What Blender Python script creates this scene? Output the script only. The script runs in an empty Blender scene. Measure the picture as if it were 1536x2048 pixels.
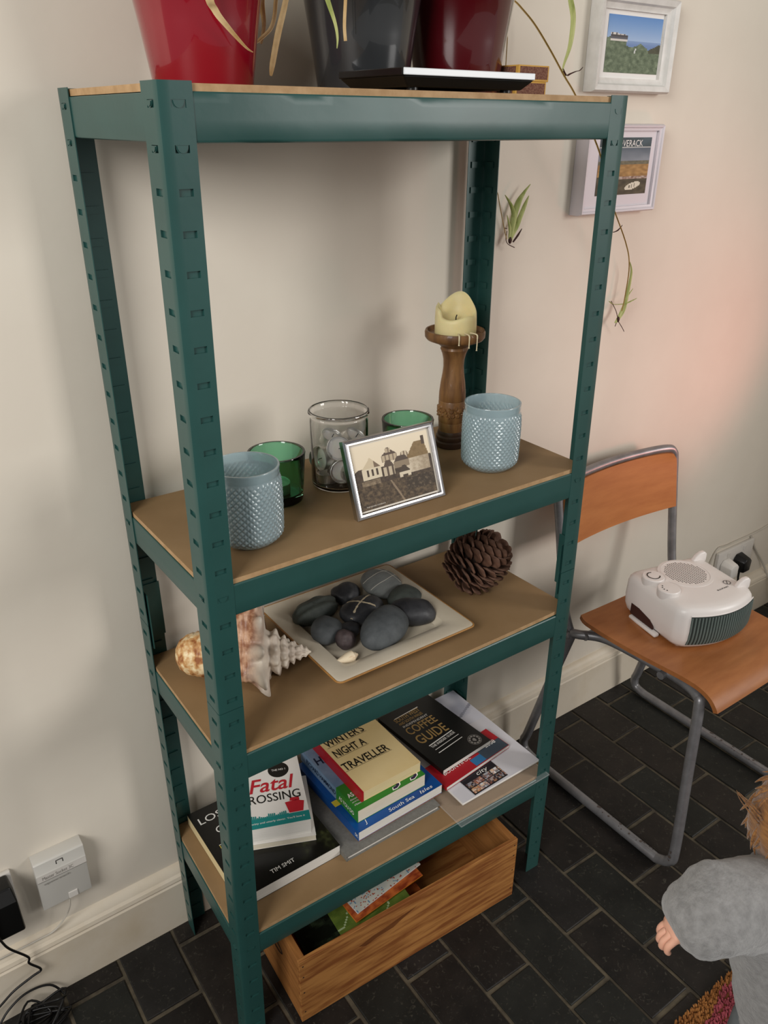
import bpy, bmesh, math, random
from mathutils import Vector, Matrix, noise
PI = math.pi
S = bpy.context.scene
COL = S.collection
random.seed(7)

# ---------------------------------------------------------------- camera
CAM_LOC = Vector((-0.32039, -0.82553, 1.46544))
RIGHT = Vector((0.8135681, -0.5814468, 0.0051582))
UP = Vector((0.2501812, 0.3580372, 0.8995659))
FWD = Vector((0.5248965, 0.7305676, -0.4367547))
cd = bpy.data.cameras.new('camera'); cam = bpy.data.objects.new('camera', cd); COL.objects.link(cam)
cd.sensor_fit = 'HORIZONTAL'; cd.sensor_width = 36.0; cd.lens = 36.0 * 1608.315 / 1536.0
cd.clip_start = 0.02
cam.matrix_world = Matrix(((RIGHT.x, UP.x, -FWD.x, CAM_LOC.x), (RIGHT.y, UP.y, -FWD.y, CAM_LOC.y),
                           (RIGHT.z, UP.z, -FWD.z, CAM_LOC.z), (0, 0, 0, 1)))
S.camera = cam

# ---------------------------------------------------------------- light
w = bpy.data.worlds.new('world'); S.world = w; w.use_nodes = True
bg = w.node_tree.nodes['Background']
bg.inputs['Color'].default_value = (1.0, 0.965, 0.92, 1); bg.inputs['Strength'].default_value = 0.33

def area(name, loc, target, sx, sy, power, col, spread=PI):
    l = bpy.data.lights.new(name, 'AREA'); l.shape = 'RECTANGLE'; l.size = sx; l.size_y = sy
    l.energy = power; l.color = col; l.spread = spread
    o = bpy.data.objects.new(name, l); COL.objects.link(o); o.location = loc
    o.rotation_euler = (Vector(target) - Vector(loc)).to_track_quat('-Z', 'Y').to_euler()
    return o
area('window_daylight_left', (-2.0, -1.2, 2.30), (0.4, 0.3, 1.35), 1.1, 1.2, 72, (1.0, 0.98, 0.95))
area('window_daylight_behind', (2.9, -3.0, 2.0), (0.6, 0.3, 0.9), 1.2, 1.4, 78, (1.0, 0.97, 0.94))
sp = bpy.data.lights.new('red_lamp', 'SPOT'); sp.energy = 13; sp.color = (1.0, 0.30, 0.24); sp.spot_size = 1.25; sp.spot_blend = 1.0
sp.shadow_soft_size = 0.08
so = bpy.data.objects.new('red_lamp', sp); COL.objects.link(so); so.location = (1.86, -0.42, 0.82)
so.rotation_euler = (Vector((1.36, 0.32, 1.02)) - Vector(so.location)).to_track_quat('-Z', 'Y').to_euler()

S.view_settings.view_transform = 'Standard'; S.view_settings.look = 'None'
S.view_settings.exposure = -0.18; S.view_settings.gamma = 1.0; S.view_settings.use_curve_mapping = False

# ---------------------------------------------------------------- helpers
def lin(c):
    if isinstance(c, str):
        c = c.lstrip('#'); c = [int(c[i:i+2], 16) / 255 for i in (0, 2, 4)]
    return tuple((x / 12.92 if x <= 0.04045 else ((x + 0.055) / 1.055) ** 2.4) for x in c[:3])

MC = {}
def mat(name, col, rough=0.5, metal=0.0, col2=None, scale=12.0, stretch=(1, 1, 1), detail=5.0, lo=0.35, hi=0.65,
        bump=0.0, bscale=None, trans=0.0, ior=1.45, coat=0.0, spec=0.5, sss=0.0, alpha=1.0, attr=None, sheen=0.0, croughness=0.05):
    m = bpy.data.materials.new(name); m.use_nodes = True
    nt = m.node_tree; b = nt.nodes['Principled BSDF']; L = nt.links
    b.inputs['Base Color'].default_value = (*lin(col), 1); b.inputs['Roughness'].default_value = rough
    b.inputs['Metallic'].default_value = metal; b.inputs['Transmission Weight'].default_value = trans
    b.inputs['IOR'].default_value = ior; b.inputs['Coat Weight'].default_value = coat
    b.inputs['Coat Roughness'].default_value = croughness
    b.inputs['Specular IOR Level'].default_value = spec; b.inputs['Alpha'].default_value = alpha
    b.inputs['Sheen Weight'].default_value = sheen
    if sss: b.inputs['Subsurface Weight'].default_value = sss; b.inputs['Subsurface Radius'].default_value = (0.012, 0.008, 0.004); b.inputs['Subsurface Scale'].default_value = 1.0
    tc = nt.nodes.new('ShaderNodeTexCoord'); mp = nt.nodes.new('ShaderNodeMapping'); L.new(tc.outputs['Object'], mp.inputs['Vector'])
    mp.inputs['Scale'].default_value = stretch
    if attr:
        a = nt.nodes.new('ShaderNodeAttribute'); a.attribute_name = attr; L.new(a.outputs['Color'], b.inputs['Base Color'])
    elif col2:
        n = nt.nodes.new('ShaderNodeTexNoise'); n.inputs['Scale'].default_value = scale; n.inputs['Detail'].default_value = detail
        n.inputs['Roughness'].default_value = 0.6
        L.new(mp.outputs['Vector'], n.inputs['Vector'])
        r = nt.nodes.new('ShaderNodeValToRGB'); r.color_ramp.elements[0].position = lo; r.color_ramp.elements[1].position = hi
        r.color_ramp.elements[0].color = (*lin(col), 1); r.color_ramp.elements[1].color = (*lin(col2), 1)
        L.new(n.outputs['Fac'], r.inputs['Fac']); L.new(r.outputs['Color'], b.inputs['Base Color'])
    if bump:
        n2 = nt.nodes.new('ShaderNodeTexNoise'); n2.inputs['Scale'].default_value = bscale or scale; n2.inputs['Detail'].default_value = 6
        L.new(mp.outputs['Vector'], n2.inputs['Vector'])
        bp = nt.nodes.new('ShaderNodeBump'); bp.inputs['Strength'].default_value = bump; bp.inputs['Distance'].default_value = 0.002
        L.new(n2.outputs['Fac'], bp.inputs['Height']); L.new(bp.outputs['Normal'], b.inputs['Normal'])
    MC[name] = m
    return m

class MB:
    """collects vertices and faces for ONE mesh object"""
    def __init__(s): s.v = []; s.f = []; s.c = None
    def add(s, vs, fs, xf=None):
        o = len(s.v)
        for p in vs:
            p = Vector(p)
            s.v.append(tuple(xf @ p if xf else p))
        s.f += [tuple(i + o for i in f) for f in fs]
        return s
    def box(s, x0, x1, y0, y1, z0, z1, xf=None):
        v = [(x0, y0, z0), (x1, y0, z0), (x1, y1, z0), (x0, y1, z0), (x0, y0, z1), (x1, y0, z1), (x1, y1, z1), (x0, y1, z1)]
        return s.add(v, [(3, 2, 1, 0), (4, 5, 6, 7), (0, 1, 5, 4), (1, 2, 6, 5), (2, 3, 7, 6), (3, 0, 4, 7)], xf)
    def lathe(s, prof, n=32, xf=None, close=False):
        vs = []; fs = []
        for r, z in prof:
            for k in range(n):
                a = 2 * PI * k / n; vs.append((r * math.cos(a), r * math.sin(a), z))
        m = len(prof)
        for i in range(m - 1 if not close else m):
            j = (i + 1) % m
            for k in range(n):
                k2 = (k + 1) % n; fs.append((i * n + k, i * n + k2, j * n + k2, j * n + k))
        if not close:
            fs.append(tuple(reversed(range(n)))); fs.append(tuple((m - 1) * n + k for k in range(n)))
        return s.add(vs, fs, xf)
    def tube(s, pts, r, n=8, xf=None, closed=False, flat=1.0):
        pts = [Vector(p) for p in pts]; m = len(pts); vs = []; fs = []
        rr = r if isinstance(r, (list, tuple)) else [r] * m
        t0 = (pts[1] - pts[0]).normalized()
        nrm = t0.orthogonal().normalized()
        if flat != 1.0:
            c = t0.cross(Vector((0, 0, 1)));  nrm = c.normalized() if c.length > 1e-4 else nrm
        for i in range(m):
            if closed: t = (pts[(i + 1) % m] - pts[i - 1]).normalized()
            else: t = (pts[min(i + 1, m - 1)] - pts[max(i - 1, 0)]).normalized()
            nrm = (nrm - t * nrm.dot(t)).normalized(); bn = t.cross(nrm)
            for k in range(n):
                a = 2 * PI * k / n
                vs.append(pts[i] + nrm * math.cos(a) * rr[i] + bn * math.sin(a) * rr[i] * flat)
        for i in range(m if closed else m - 1):
            j = (i + 1) % m
            for k in range(n):
                k2 = (k + 1) % n; fs.append((i * n + k, i * n + k2, j * n + k2, j * n + k))
        if not closed:
            fs.append(tuple(reversed(range(n)))); fs.append(tuple((m - 1) * n + k for k in range(n)))
        return s.add(vs, fs, xf)
    def prism(s, poly, z0, z1, xf=None):
        n = len(poly); vs = [(x, y, z0) for x, y in poly] + [(x, y, z1) for x, y in poly]
        fs = [tuple(reversed(range(n))), tuple(range(n, 2 * n))] + [(i, (i + 1) % n, n + (i + 1) % n, n + i) for i in range(n)]
        return s.add(vs, fs, xf)
    def grid(s, fn, nu, nv, xf=None, wrap=False, flip=False):
        vs = [fn(i / nu, j / nv) for j in range(nv + 1) for i in range(nu + (0 if wrap else 1))]
        W_ = nu + (0 if wrap else 1); fs = []
        for j in range(nv):
            for i in range(nu):
                i2 = (i + 1) % W_
                q = (j * W_ + i, j * W_ + i2, (j + 1) * W_ + i2, (j + 1) * W_ + i)
                fs.append(tuple(reversed(q)) if flip else q)
        return s.add(vs, fs, xf)
    def mesh(s, name='mesh', smooth=None, bevel=0.0, bseg=2, recalc=True, solid=0.0):
        me = bpy.data.meshes.new(name); me.from_pydata([tuple(p) for p in s.v], [], s.f)
        if bevel or recalc or solid:
            bm = bmesh.new(); bm.from_mesh(me)
            if solid:
                bmesh.ops.solidify(bm, geom=bm.faces[:], thickness=solid)
            if recalc: bmesh.ops.recalc_face_normals(bm, faces=bm.faces[:])
            if bevel:
                es = [e for e in bm.edges if len(e.link_faces) == 2 and e.calc_face_angle(0) > 0.5]
                bmesh.ops.bevel(bm, geom=es, offset=bevel, segments=bseg, affect='EDGES', profile=0.5, clamp_overlap=True)
            bm.to_mesh(me); bm.free()
        if smooth is not None:
            me.shade_smooth(); me.set_sharp_from_angle(angle=math.radians(smooth))
        return me

def link(name, me, m, parent=None):
    o = bpy.data.objects.new(name, me); COL.objects.link(o)
    if m is not None and me is not None:
        me.materials.clear(); me.materials.append(MC[m] if isinstance(m, str) else m)
    if parent is not None: o.parent = parent
    return o
def part(name, mb, m, parent=None, smooth=None, bevel=0.0, bseg=2, recalc=True, solid=0.0, label=None):
    o = link(name, mb.mesh(name, smooth, bevel, bseg, recalc, solid), m, parent)
    if label: o['label'] = label
    return o
def thing(name, label, cat, loc=(0, 0, 0), rotz=0.0, group=None, rot=None):
    o = bpy.data.objects.new(name, None); COL.objects.link(o); o.empty_display_size = 0.03
    o.location = loc; o.rotation_euler = rot if rot else (0, 0, rotz)
    o['label'] = label; o['category'] = cat
    if group: o['group'] = group
    return o
def tag(o, label, cat, group=None, loc=None, rotz=None):
    o['label'] = label; o['category'] = cat
    if group: o['group'] = group
    if loc is not None: o.location = loc
    if rotz is not None: o.rotation_euler = (0, 0, rotz)
    return o
def struct(o): o['kind'] = 'structure'; return o

def spline(pts, n=8, closed=False):
    """Catmull-Rom through the points"""
    P = [Vector(p) for p in pts]; out = []; m = len(P)
    for i in range(m if closed else m - 1):
        if closed: p0, p1, p2, p3 = P[i - 1], P[i], P[(i + 1) % m], P[(i + 2) % m]
        else: p0, p1, p2, p3 = P[max(i - 1, 0)], P[i], P[i + 1], P[min(i + 2, m - 1)]
        for k in range(n):
            t = k / n
            out.append(0.5 * ((2 * p1) + (p2 - p0) * t + (2 * p0 - 5 * p1 + 4 * p2 - p3) * t * t + (3 * p1 - p0 - 3 * p2 + p3) * t ** 3))
    if not closed: out.append(P[-1])
    return out

def text(s, w, h, m, parent, xf, name='lettering', bold=0.0, shear=0.0, align='L', thick=0.0002):
    """flat printed lettering scaled to w x h; xf places it (local x along the line, y up the letters)"""
    cu = bpy.data.curves.new('lettering', 'FONT'); cu.body = s; cu.size = 1.0; cu.shear = shear; cu.offset = bold; cu.resolution_u = 3
    ob = bpy.data.objects.new('lettering_source', cu); COL.objects.link(ob)
    me = bpy.data.meshes.new_from_object(ob); bpy.data.objects.remove(ob); bpy.data.curves.remove(cu)
    xs = [v.co.x for v in me.vertices]; ys = [v.co.y for v in me.vertices]
    if not xs: return None
    x0, x1, y0, y1 = min(xs), max(xs), min(ys), max(ys)
    sx = w / (x1 - x0); sy = h / (y1 - y0)
    for v in me.vertices:
        v.co = xf @ Vector(((v.co.x - x0) * sx, (v.co.y - y0) * sy, thick))
    return link(name, me, m, parent)

def print_sheet(name, w, h, nx, ny, fn, m, parent, xf, label=None):
    """a flat printed picture: a grid whose colour attribute is the print. fn(u,v)->srgb triple, v up"""
    vs = []; fs = []; cols = []
    for j in range(ny):
        for i in range(nx):
            o = len(vs)
            for a, b in ((i, j), (i + 1, j), (i + 1, j + 1), (i, j + 1)): vs.append(xf @ Vector((w * a / nx, h * b / ny, 0)))
            fs.append((o, o + 1, o + 2, o + 3)); c = lin(fn((i + .5) / nx, (j + .5) / ny)); cols += [*c, 1.0] * 4
    me = bpy.data.meshes.new(name); me.from_pydata([tuple(v) for v in vs], [], fs)
    at = me.color_attributes.new('print', 'FLOAT_COLOR', 'POINT'); at.data.foreach_set('color', cols)
    o = link(name, me, m, parent)
    if label: o['label'] = label
    return o
def mixc(a, b, t): t = max(0, min(1, t)); return tuple(x + (y - x) * t for x, y in zip(a, b))
def hx(s): s = s.lstrip('#'); return tuple(int(s[i:i+2], 16) / 255 for i in (0, 2, 4))
def nz(x, y, z=0.0): return noise.noise(Vector((x, y, z)))
T = Matrix.Translation
def Rz(a): return Matrix.Rotation(a, 4, 'Z')
def Rx(a): return Matrix.Rotation(a, 4, 'X')
def Ry(a): return Matrix.Rotation(a, 4, 'Y')
def basis(o, x, y):
    """matrix with local x along x, local y along y, origin o"""
    x = Vector(x).normalized(); y = Vector(y); z = x.cross(y).normalized(); y = z.cross(x)
    return Matrix(((x.x, y.x, z.x, o[0]), (x.y, y.y, z.y, o[1]), (x.z, y.z, z.z, o[2]), (0, 0, 0, 1)))

# ---------------------------------------------------------------- materials
mat('wall_paint', '#dad2c4', 0.75, col2='#d5ccbe', scale=3, bump=0.08, bscale=60, spec=0.25)
mat('skirting_paint', '#d6cbb9', 0.45, col2='#cbbda6', scale=9, lo=.45, hi=.75, bump=0.06, bscale=30)
mat('grout', '#5b5242', 0.9, col2='#3a342a', scale=25, bump=0.5, bscale=90)
def slate(name, a, b):
    m = mat(name, a, 0.5, col2=b, scale=14, bump=0.6, bscale=26, lo=.3, hi=.7, spec=0.35); nt = m.node_tree; bs = nt.nodes['Principled BSDF']; L = nt.links
    base = bs.inputs['Base Color'].links[0].from_socket; tc = [n for n in nt.nodes if n.bl_idname == 'ShaderNodeTexCoord'][0]
    n = nt.nodes.new('ShaderNodeTexNoise'); n.inputs['Scale'].default_value = 95; n.inputs['Detail'].default_value = 8; n.inputs['Distortion'].default_value = 1.5
    L.new(tc.outputs['Object'], n.inputs['Vector'])
    r = nt.nodes.new('ShaderNodeValToRGB'); r.color_ramp.elements[0].position = .60; r.color_ramp.elements[0].color = (0, 0, 0, 1); r.color_ramp.elements[1].position = .78; r.color_ramp.elements[1].color = (.55, .55, .55, 1)
    mx = nt.nodes.new('ShaderNodeMix'); mx.data_type = 'RGBA'; L.new(n.outputs['Fac'], r.inputs['Fac']); L.new(r.outputs['Color'], mx.inputs['Factor']); L.new(base, mx.inputs['A']); mx.inputs['B'].default_value = (*lin('#5a564c'), 1)
    L.new(mx.outputs['Result'], bs.inputs['Base Color']); return m
for i, (a, b) in enumerate([('#232120', '#161514'), ('#28231f', '#191614'), ('#21221f', '#151614'), ('#231f1c', '#121110')]):
    slate('slate_%d' % i, a, b)
mat('green_paint', '#254d49', 0.38, col2='#214642', scale=6, bump=0.05, bscale=90, spec=0.5, coat=0.15, croughness=0.3)
mat('mdf_top', '#8f7453', 0.6, col2='#826847', scale=5, bump=0.05, bscale=200, spec=0.3)
mat('mdf_edge_lit', '#b3926b', 0.7, col2='#a07f58', scale=60)  # pale cut edge, painted paler still for the light it catches
mat('white_plastic', '#e6e2dc', 0.35, spec=0.5)
mat('black_plastic', '#0c0c0c', 0.35, spec=0.5)
mat('print', '#808080', 0.55, attr='print', spec=0.3)
mat('print_glossy', '#808080', 0.25, attr='print', spec=0.5)
# ================================================================ structure
WY, BY = 0.326, 0.3045        # wall plane, face of the skirting board
wb = MB()
wb.box(-2.6, 3.6, WY, WY + 0.1, 0, 2.5)
wall = struct(part('wall_back', wb, 'wall_paint'))
prof = [(BY, 0), (BY, 0.112), (BY + 0.003, 0.115), (BY + 0.003, 0.119), (BY - 0.001, 0.122), (BY + 0.001, 0.129), (BY + 0.006, 0.133),
        (BY + 0.008, 0.138), (BY + 0.013, 0.143), (BY + 0.017, 0.146), (WY, 0.147), (WY, 0)]
wr = MB(); wr.box(2.22, 2.32, -1.0, WY, 0, 2.5); struct(part('shade_wall_right', wr, 'wall_paint'))  # unseen wall return, added to darken the right end of the back wall
sb = MB(); n = len(prof)
sb.add([(-2.6, y, z) for y, z in prof] + [(2.22, y, z) for y, z in prof],
       [tuple(range(n)), tuple(reversed(range(n, 2 * n)))] + [(i, (i + 1) % n, n + (i + 1) % n, n + i) for i in range(n)])
struct(part('baseboard_back', sb, 'skirting_paint', smooth=25))
fb = MB(); fb.box(-2.6, 3.6, -2.6, WY, -0.06, -0.0035)
floor = struct(part('floor', fb, 'grout'))
xs = [-1.423, -1.316, -1.209, -1.102, -0.995, -0.888, -0.781, -0.673, -0.566, -0.458, -0.351, -0.2445, -0.138, -0.031, 0.077, 0.184, 0.292, 0.4, 0.508, 0.612, 0.718, 0.82, 0.925, 1.026, 1.132, 1.237, 1.342, 1.447, 1.552, 1.657, 1.762, 1.867, 1.97, 2.075, 2.18, 2.285]
def tile_mesh(x0, x1, y0, y1, seed):
    rnd = random.Random(seed); g = 0.0038
    q = []
    for (x, y) in ((x0, y0), (x1, y0), (x1, y1), (x0, y1)):
        sx = 1 if x == x0 else -1; sy = 1 if y == y0 else -1
        q.append((x + sx * (g + rnd.uniform(-.0012, .0016)), y + sy * (g + rnd.uniform(-.0012, .0016))))
    cx = sum(p[0] for p in q) / 4; cy = sum(p[1] for p in q) / 4
    t = rnd.uniform(-0.0009, 0.0003)
    inn = [(p[0] + (cx - p[0]) * 0.035, p[1] + (cy - p[1]) * 0.018) for p in q]
    m = MB()
    m.add([(x, y, -0.03) for x, y in q] + [(x, y, t - 0.0009) for x, y in q] + [(x, y, t + rnd.uniform(-.0003, .0003)) for x, y in inn],
          [(3, 2, 1, 0)] + [(i, (i + 1) % 4, 4 + (i + 1) % 4, 4 + i) for i in range(4)] + [(4 + i, 4 + (i + 1) % 4, 8 + (i + 1) % 4, 8 + i) for i in range(4)] + [(8, 9, 10, 11)])
    return m
far = MB(); k = 0
for c in range(len(xs) - 1):
    ph = 0.154 if (c % 2 == 0) else 0.05
    y = ph + 0.425
    while y > -1.9:
        y1 = min(y, BY + 0.004); y0 = y - 0.2125
        if y1 - y0 > 0.02:
            xm = (xs[c] + xs[c + 1]) / 2; near = y0 > -0.75 and y1 > -0.95 and (xm > -0.5) and (y0 + 0.55 > 0.0 or xm > 0.4)
            m = tile_mesh(xs[c], xs[c + 1], y0, y1, c * 97 + int(y * 1000))
            if near: part('tile', m, 'slate_%d' % (random.Random(k * 13 + c).randrange(4)), floor, smooth=20)
            else: far.add(m.v, m.f)
            k += 1
        y -= 0.2125
o = part('tile_paving', far, 'slate_0', floor, smooth=20); o['kind'] = 'stuff'

# ================================================================ shelving unit
W, D, H, FW, SW = 0.700, 0.3012, 1.5, 0.0366, 0.0389
JT, S0, PIT, BH = 0.741, 0.01995, 0.04012, 0.045
ZB = [1.4904, 0.9335, 0.6509, 0.2606]                     # beam tops
BT = 0.0073
ZT = [z + BT + 0.0004 for z in ZB]                        # board tops
LEAN = {(0, 0): (-0.0050, 0.0187, 0.0024, -0.0053), (1, 0): (-0.0121, -0.0099, -0.0030, 0.0075),
        (0, 1): (0.0052, 0.0010, -0.0027, 0.0020), (1, 1): (-0.002, 0.0005, -0.002, 0.0020)}
def warp(p):                                              # the flimsy frame leans a little, corner by corner
    x, y, z = p; fx = max(0, min(1, x / W)); fy = max(0, min(1, y / D)); dx = dy = 0
    for (a, b), e in LEAN.items():
        k = (fx if a else 1 - fx) * (fy if b else 1 - fy)
        if z < JT: t = (JT - z) / JT; dx += k * e[0] * t; dy += k * e[1] * t
        else: t = (z - JT) / (H - JT); dx += k * e[2] * t; dy += k * e[3] * t
    return (x + dx, y + dy, z)
slots = [H - S0 - i * PIT for i in range(37)]
unit = thing('shelving_unit', 'green metal boltless shelving unit with four brown boards against the cream wall', 'shelves')
def wpart(name, mb, m, parent=unit, **kw):
    mb.v = [warp(p) for p in mb.v]; return part(name, mb, m, parent, **kw)

def post(a, b, z0, z1, name):
    cx = W if a else 0; cy = D if b else 0; sx = -1 if a else 1; sy = -1 if b else 1
    cols = [(0, SW), (0, .0262), (0, .0105), (0, .0032), (.0009, .0009), (.0032, 0), (.0132, 0), (.0288, 0), (FW, 0)]
    zs = [z0]; cells = []
    for zc in sorted(slots):
        if z0 + .006 < zc < z1 - .006: cells.append(len(zs) - 1 + 1); zs += [zc - .0036, zc + .0036]
    zs.append(z1); nc = len(cols); mb = MB()
    vs = [(cx + sx * p[0], cy + sy * p[1], z) for z in zs for p in cols]; fs = []
    flip = (sx * sy < 0)
    F = lambda q: fs.append(tuple(reversed(q)) if flip else q)
    hole = set(cells)
    for r in range(len(zs) - 1):
        for c in range(nc - 1):
            q = (r * nc + c, r * nc + c + 1, (r + 1) * nc + c + 1, (r + 1) * nc + c)
            if r in hole and c in (1, 6):
                dx, dy = (sx * .0026, 0) if c == 1 else (0, sy * .0026); o = len(vs)
                for i in q: vs.append((vs[i][0] + dx, vs[i][1] + dy, vs[i][2]))
                F((o, o + 1, o + 2, o + 3))
                for i in range(4): F((q[i], q[(i + 1) % 4], o + (i + 1) % 4, o + i))
            else: F(q)
    mb.add(vs, fs); mb.v = [warp(p) for p in mb.v]
    return part(name, mb, 'green_paint', unit, smooth=40, recalc=False, solid=0.0012)
for a in (0, 1):
    for b in (0, 1):
        post(a, b, JT + 0.0006, H, 'upper_post'); post(a, b, 0.0, JT - 0.0006, 'lower_post')
        sx = -1 if a else 1; sy = -1 if b else 1; cx = W if a else 0; cy = D if b else 0
        cn = MB()
        cn.add([(cx + sx * p[0], cy + sy * p[1], z) for z in (JT - .045, JT + .055) for p in ((.0045, SW + .001), (.0045, .0045), (FW + .001, .0045), (FW + .001, .006), (.006, .006), (.006, SW + .001))],
               [(0, 1, 2, 3, 4, 5), (11, 10, 9, 8, 7, 6)] + [(i, (i + 1) % 6, 6 + (i + 1) % 6, 6 + i) for i in range(6)])
        wpart('joint_bracket', cn, 'green_paint')
def beam(p0, p1, inward, zt, seed):
    """thin folded steel beam from p0 to p1; inward = unit vector towards the shelf middle"""
    p0, p1, inward = Vector(p0), Vector(p1), Vector(inward); mb = MB(); N = 28
    pr = [(.0135, -.0004), (.0022, -.0004), (.0014, -.0014), (.0014, -.010), (.0014, -.024), (.0014, -BH + .003), (.0022, -BH + .001), (.0040, -BH), (.010, -BH)]
    outer = []
    for i in range(N + 1):
        for j, (d, z) in enumerate(pr):
            wob = 0.0007 * nz(i * .35 + seed * 7, j * .3, seed) if (2 <= j <= 6 and zt > 1.4 and inward.y > 0.5) else 0
            outer.append(p0.lerp(p1, i / N) + inward * (d + wob) + Vector((0, 0, zt + z)))
    m = len(pr)
    mb.add(outer, [(i * m + j, (i + 1) * m + j, (i + 1) * m + j + 1, i * m + j + 1) for i in range(N) for j in range(m - 1)])
    dirv = (p1 - p0).normalized()
    for zc in slots:                                      # hooked tabs standing in the post slots
        if zt - BH - .006 < zc < zt - .001:
            for e, s_ in ((p0, 1), (p1, -1)):
                c = e + dirv * s_ * (.0165 if abs(dirv.x) > .5 else .0145) - inward * .0006 + Vector((0, 0, zc + .003))
                pts = [c + dirv * .0058 * math.cos(t) + Vector((0, 0, .0068 * math.sin(t))) for t in [PI + PI * k / 8 for k in range(9)]]
                pts2 = [p + inward * .003 for p in pts]
                mb.add(pts + pts2, [tuple(range(9)), tuple(reversed(range(9, 18)))] + [(i, (i + 1) % 9, 9 + (i + 1) % 9, 9 + i) for i in range(9)])
    return wpart('beam', mb, 'green_paint', smooth=35, solid=0.0010)
for i, zt in enumerate(ZB):
    beam((.0045, 0, 0), (W - .0045, 0, 0), (0, 1, 0), zt, i); beam((.0045, D, 0), (W - .0045, D, 0), (0, -1, 0), zt, i + 10)
    beam((0, .0045, 0), (0, D - .0045, 0), (1, 0, 0), zt, i + 20); beam((W, .0045, 0), (W, D - .0045, 0), (-1, 0, 0), zt, i + 30)
    bd = MB(); nb = 20
    def board_pt(u, v, z, i=i):
        x = .0034 + (W - .0068) * u; y = .0034 + (D - .0068) * v
        lift = 0.006 * max(0, (u - .72) / .28) ** 2 * max(0, (0.5 - v)) if i == 2 else 0
        return (x, y, z + lift)
    top = [board_pt(u / nb, v / 4, ZT[i]) for v in range(5) for u in range(nb + 1)]
    bot = [board_pt(u / nb, v / 4, ZB[i] + .0004) for v in range(5) for u in range(nb + 1)]
    r = nb + 1; q = len(top)
    fs = [(v * r + u, v * r + u + 1, (v + 1) * r + u + 1, (v + 1) * r + u) for v in range(4) for u in range(nb)]
    fs = fs + [tuple(reversed([k + q for k in f])) for f in fs]
    ring = [u for u in range(r)] + [v * r + nb for v in range(1, 5)] + [4 * r + u for u in range(nb - 1, -1, -1)] + [v * r for v in range(3, 0, -1)]
    fs += [(ring[k], q + ring[k], q + ring[(k + 1) % len(ring)], ring[(k + 1) % len(ring)]) for k in range(len(ring))]
    bd.add(top + bot, fs); bo = wpart('board', bd, 'mdf_top'); bo.data.materials.append(MC['mdf_edge_lit'])
    for pg in bo.data.polygons:
        if abs(pg.normal.z) < .5: pg.material_index = 1
# ================================================================ things on the top board
def ray_at(u, v): return (RIGHT * ((u - 768) / 1608.315) - UP * ((v - 1024) / 1608.315) + FWD)
def aty(u, v, y): d = ray_at(u, v); return CAM_LOC + d * ((y - CAM_LOC.y) / d.y)
def atz(u, v, z): d = ray_at(u, v); return CAM_LOC + d * ((z - CAM_LOC.z) / d.z)
def atd(u, v, dd): return CAM_LOC + ray_at(u, v) * dd

def ribbon(mb, pts, widths, side=(1, 0, 0), fold=0.25, n=6):
    """a strap leaf: a folded strip along a spline"""
    P = spline(pts, n); m = len(P); side = Vector(side).normalized(); vs = []
    for i, p in enumerate(P):
        t = (P[min(i + 1, m - 1)] - P[max(i - 1, 0)]).normalized()
        s = (side - t * side.dot(t)).normalized(); nn = t.cross(s)
        q = i / (m - 1) * (len(widths) - 1); a = int(min(q, len(widths) - 2)); wv = widths[a] + (widths[a + 1] - widths[a]) * (q - a)
        vs += [p - s * wv / 2 + nn * wv * fold, p, p + s * wv / 2 + nn * wv * fold]
    mb.add(vs, [(i * 3 + k, i * 3 + k + 1, i * 3 + k + 4, i * 3 + k + 3) for i in range(m - 1) for k in (0, 1)])
    return mb
mat('red_glaze', '#84021a', 0.22, spec=0.5, coat=1.0, croughness=0.04)
mat('black_glaze', '#2a2c2e', 0.25, spec=0.5, coat=1.0, croughness=0.05)
mat('oxblood_glaze', '#4a050d', 0.22, spec=0.5, coat=1.0, croughness=0.04)
mat('soil', '#2b2019', 0.95, col2='#15100c', scale=60, bump=1.0, bscale=120)
mat('leaf_green', '#8e9a52', 0.5, col2='#b9bb7c', scale=40, stretch=(3, 3, .4), spec=0.4)
mat('leaf_dry', '#cdb488', 0.65, col2='#ad8a58', scale=30, spec=0.2)
mat('leaf_rot', '#3a1c16', 0.7)
mat('runner_stem', '#b59458', 0.6, col2='#a2884a', scale=30)

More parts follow.
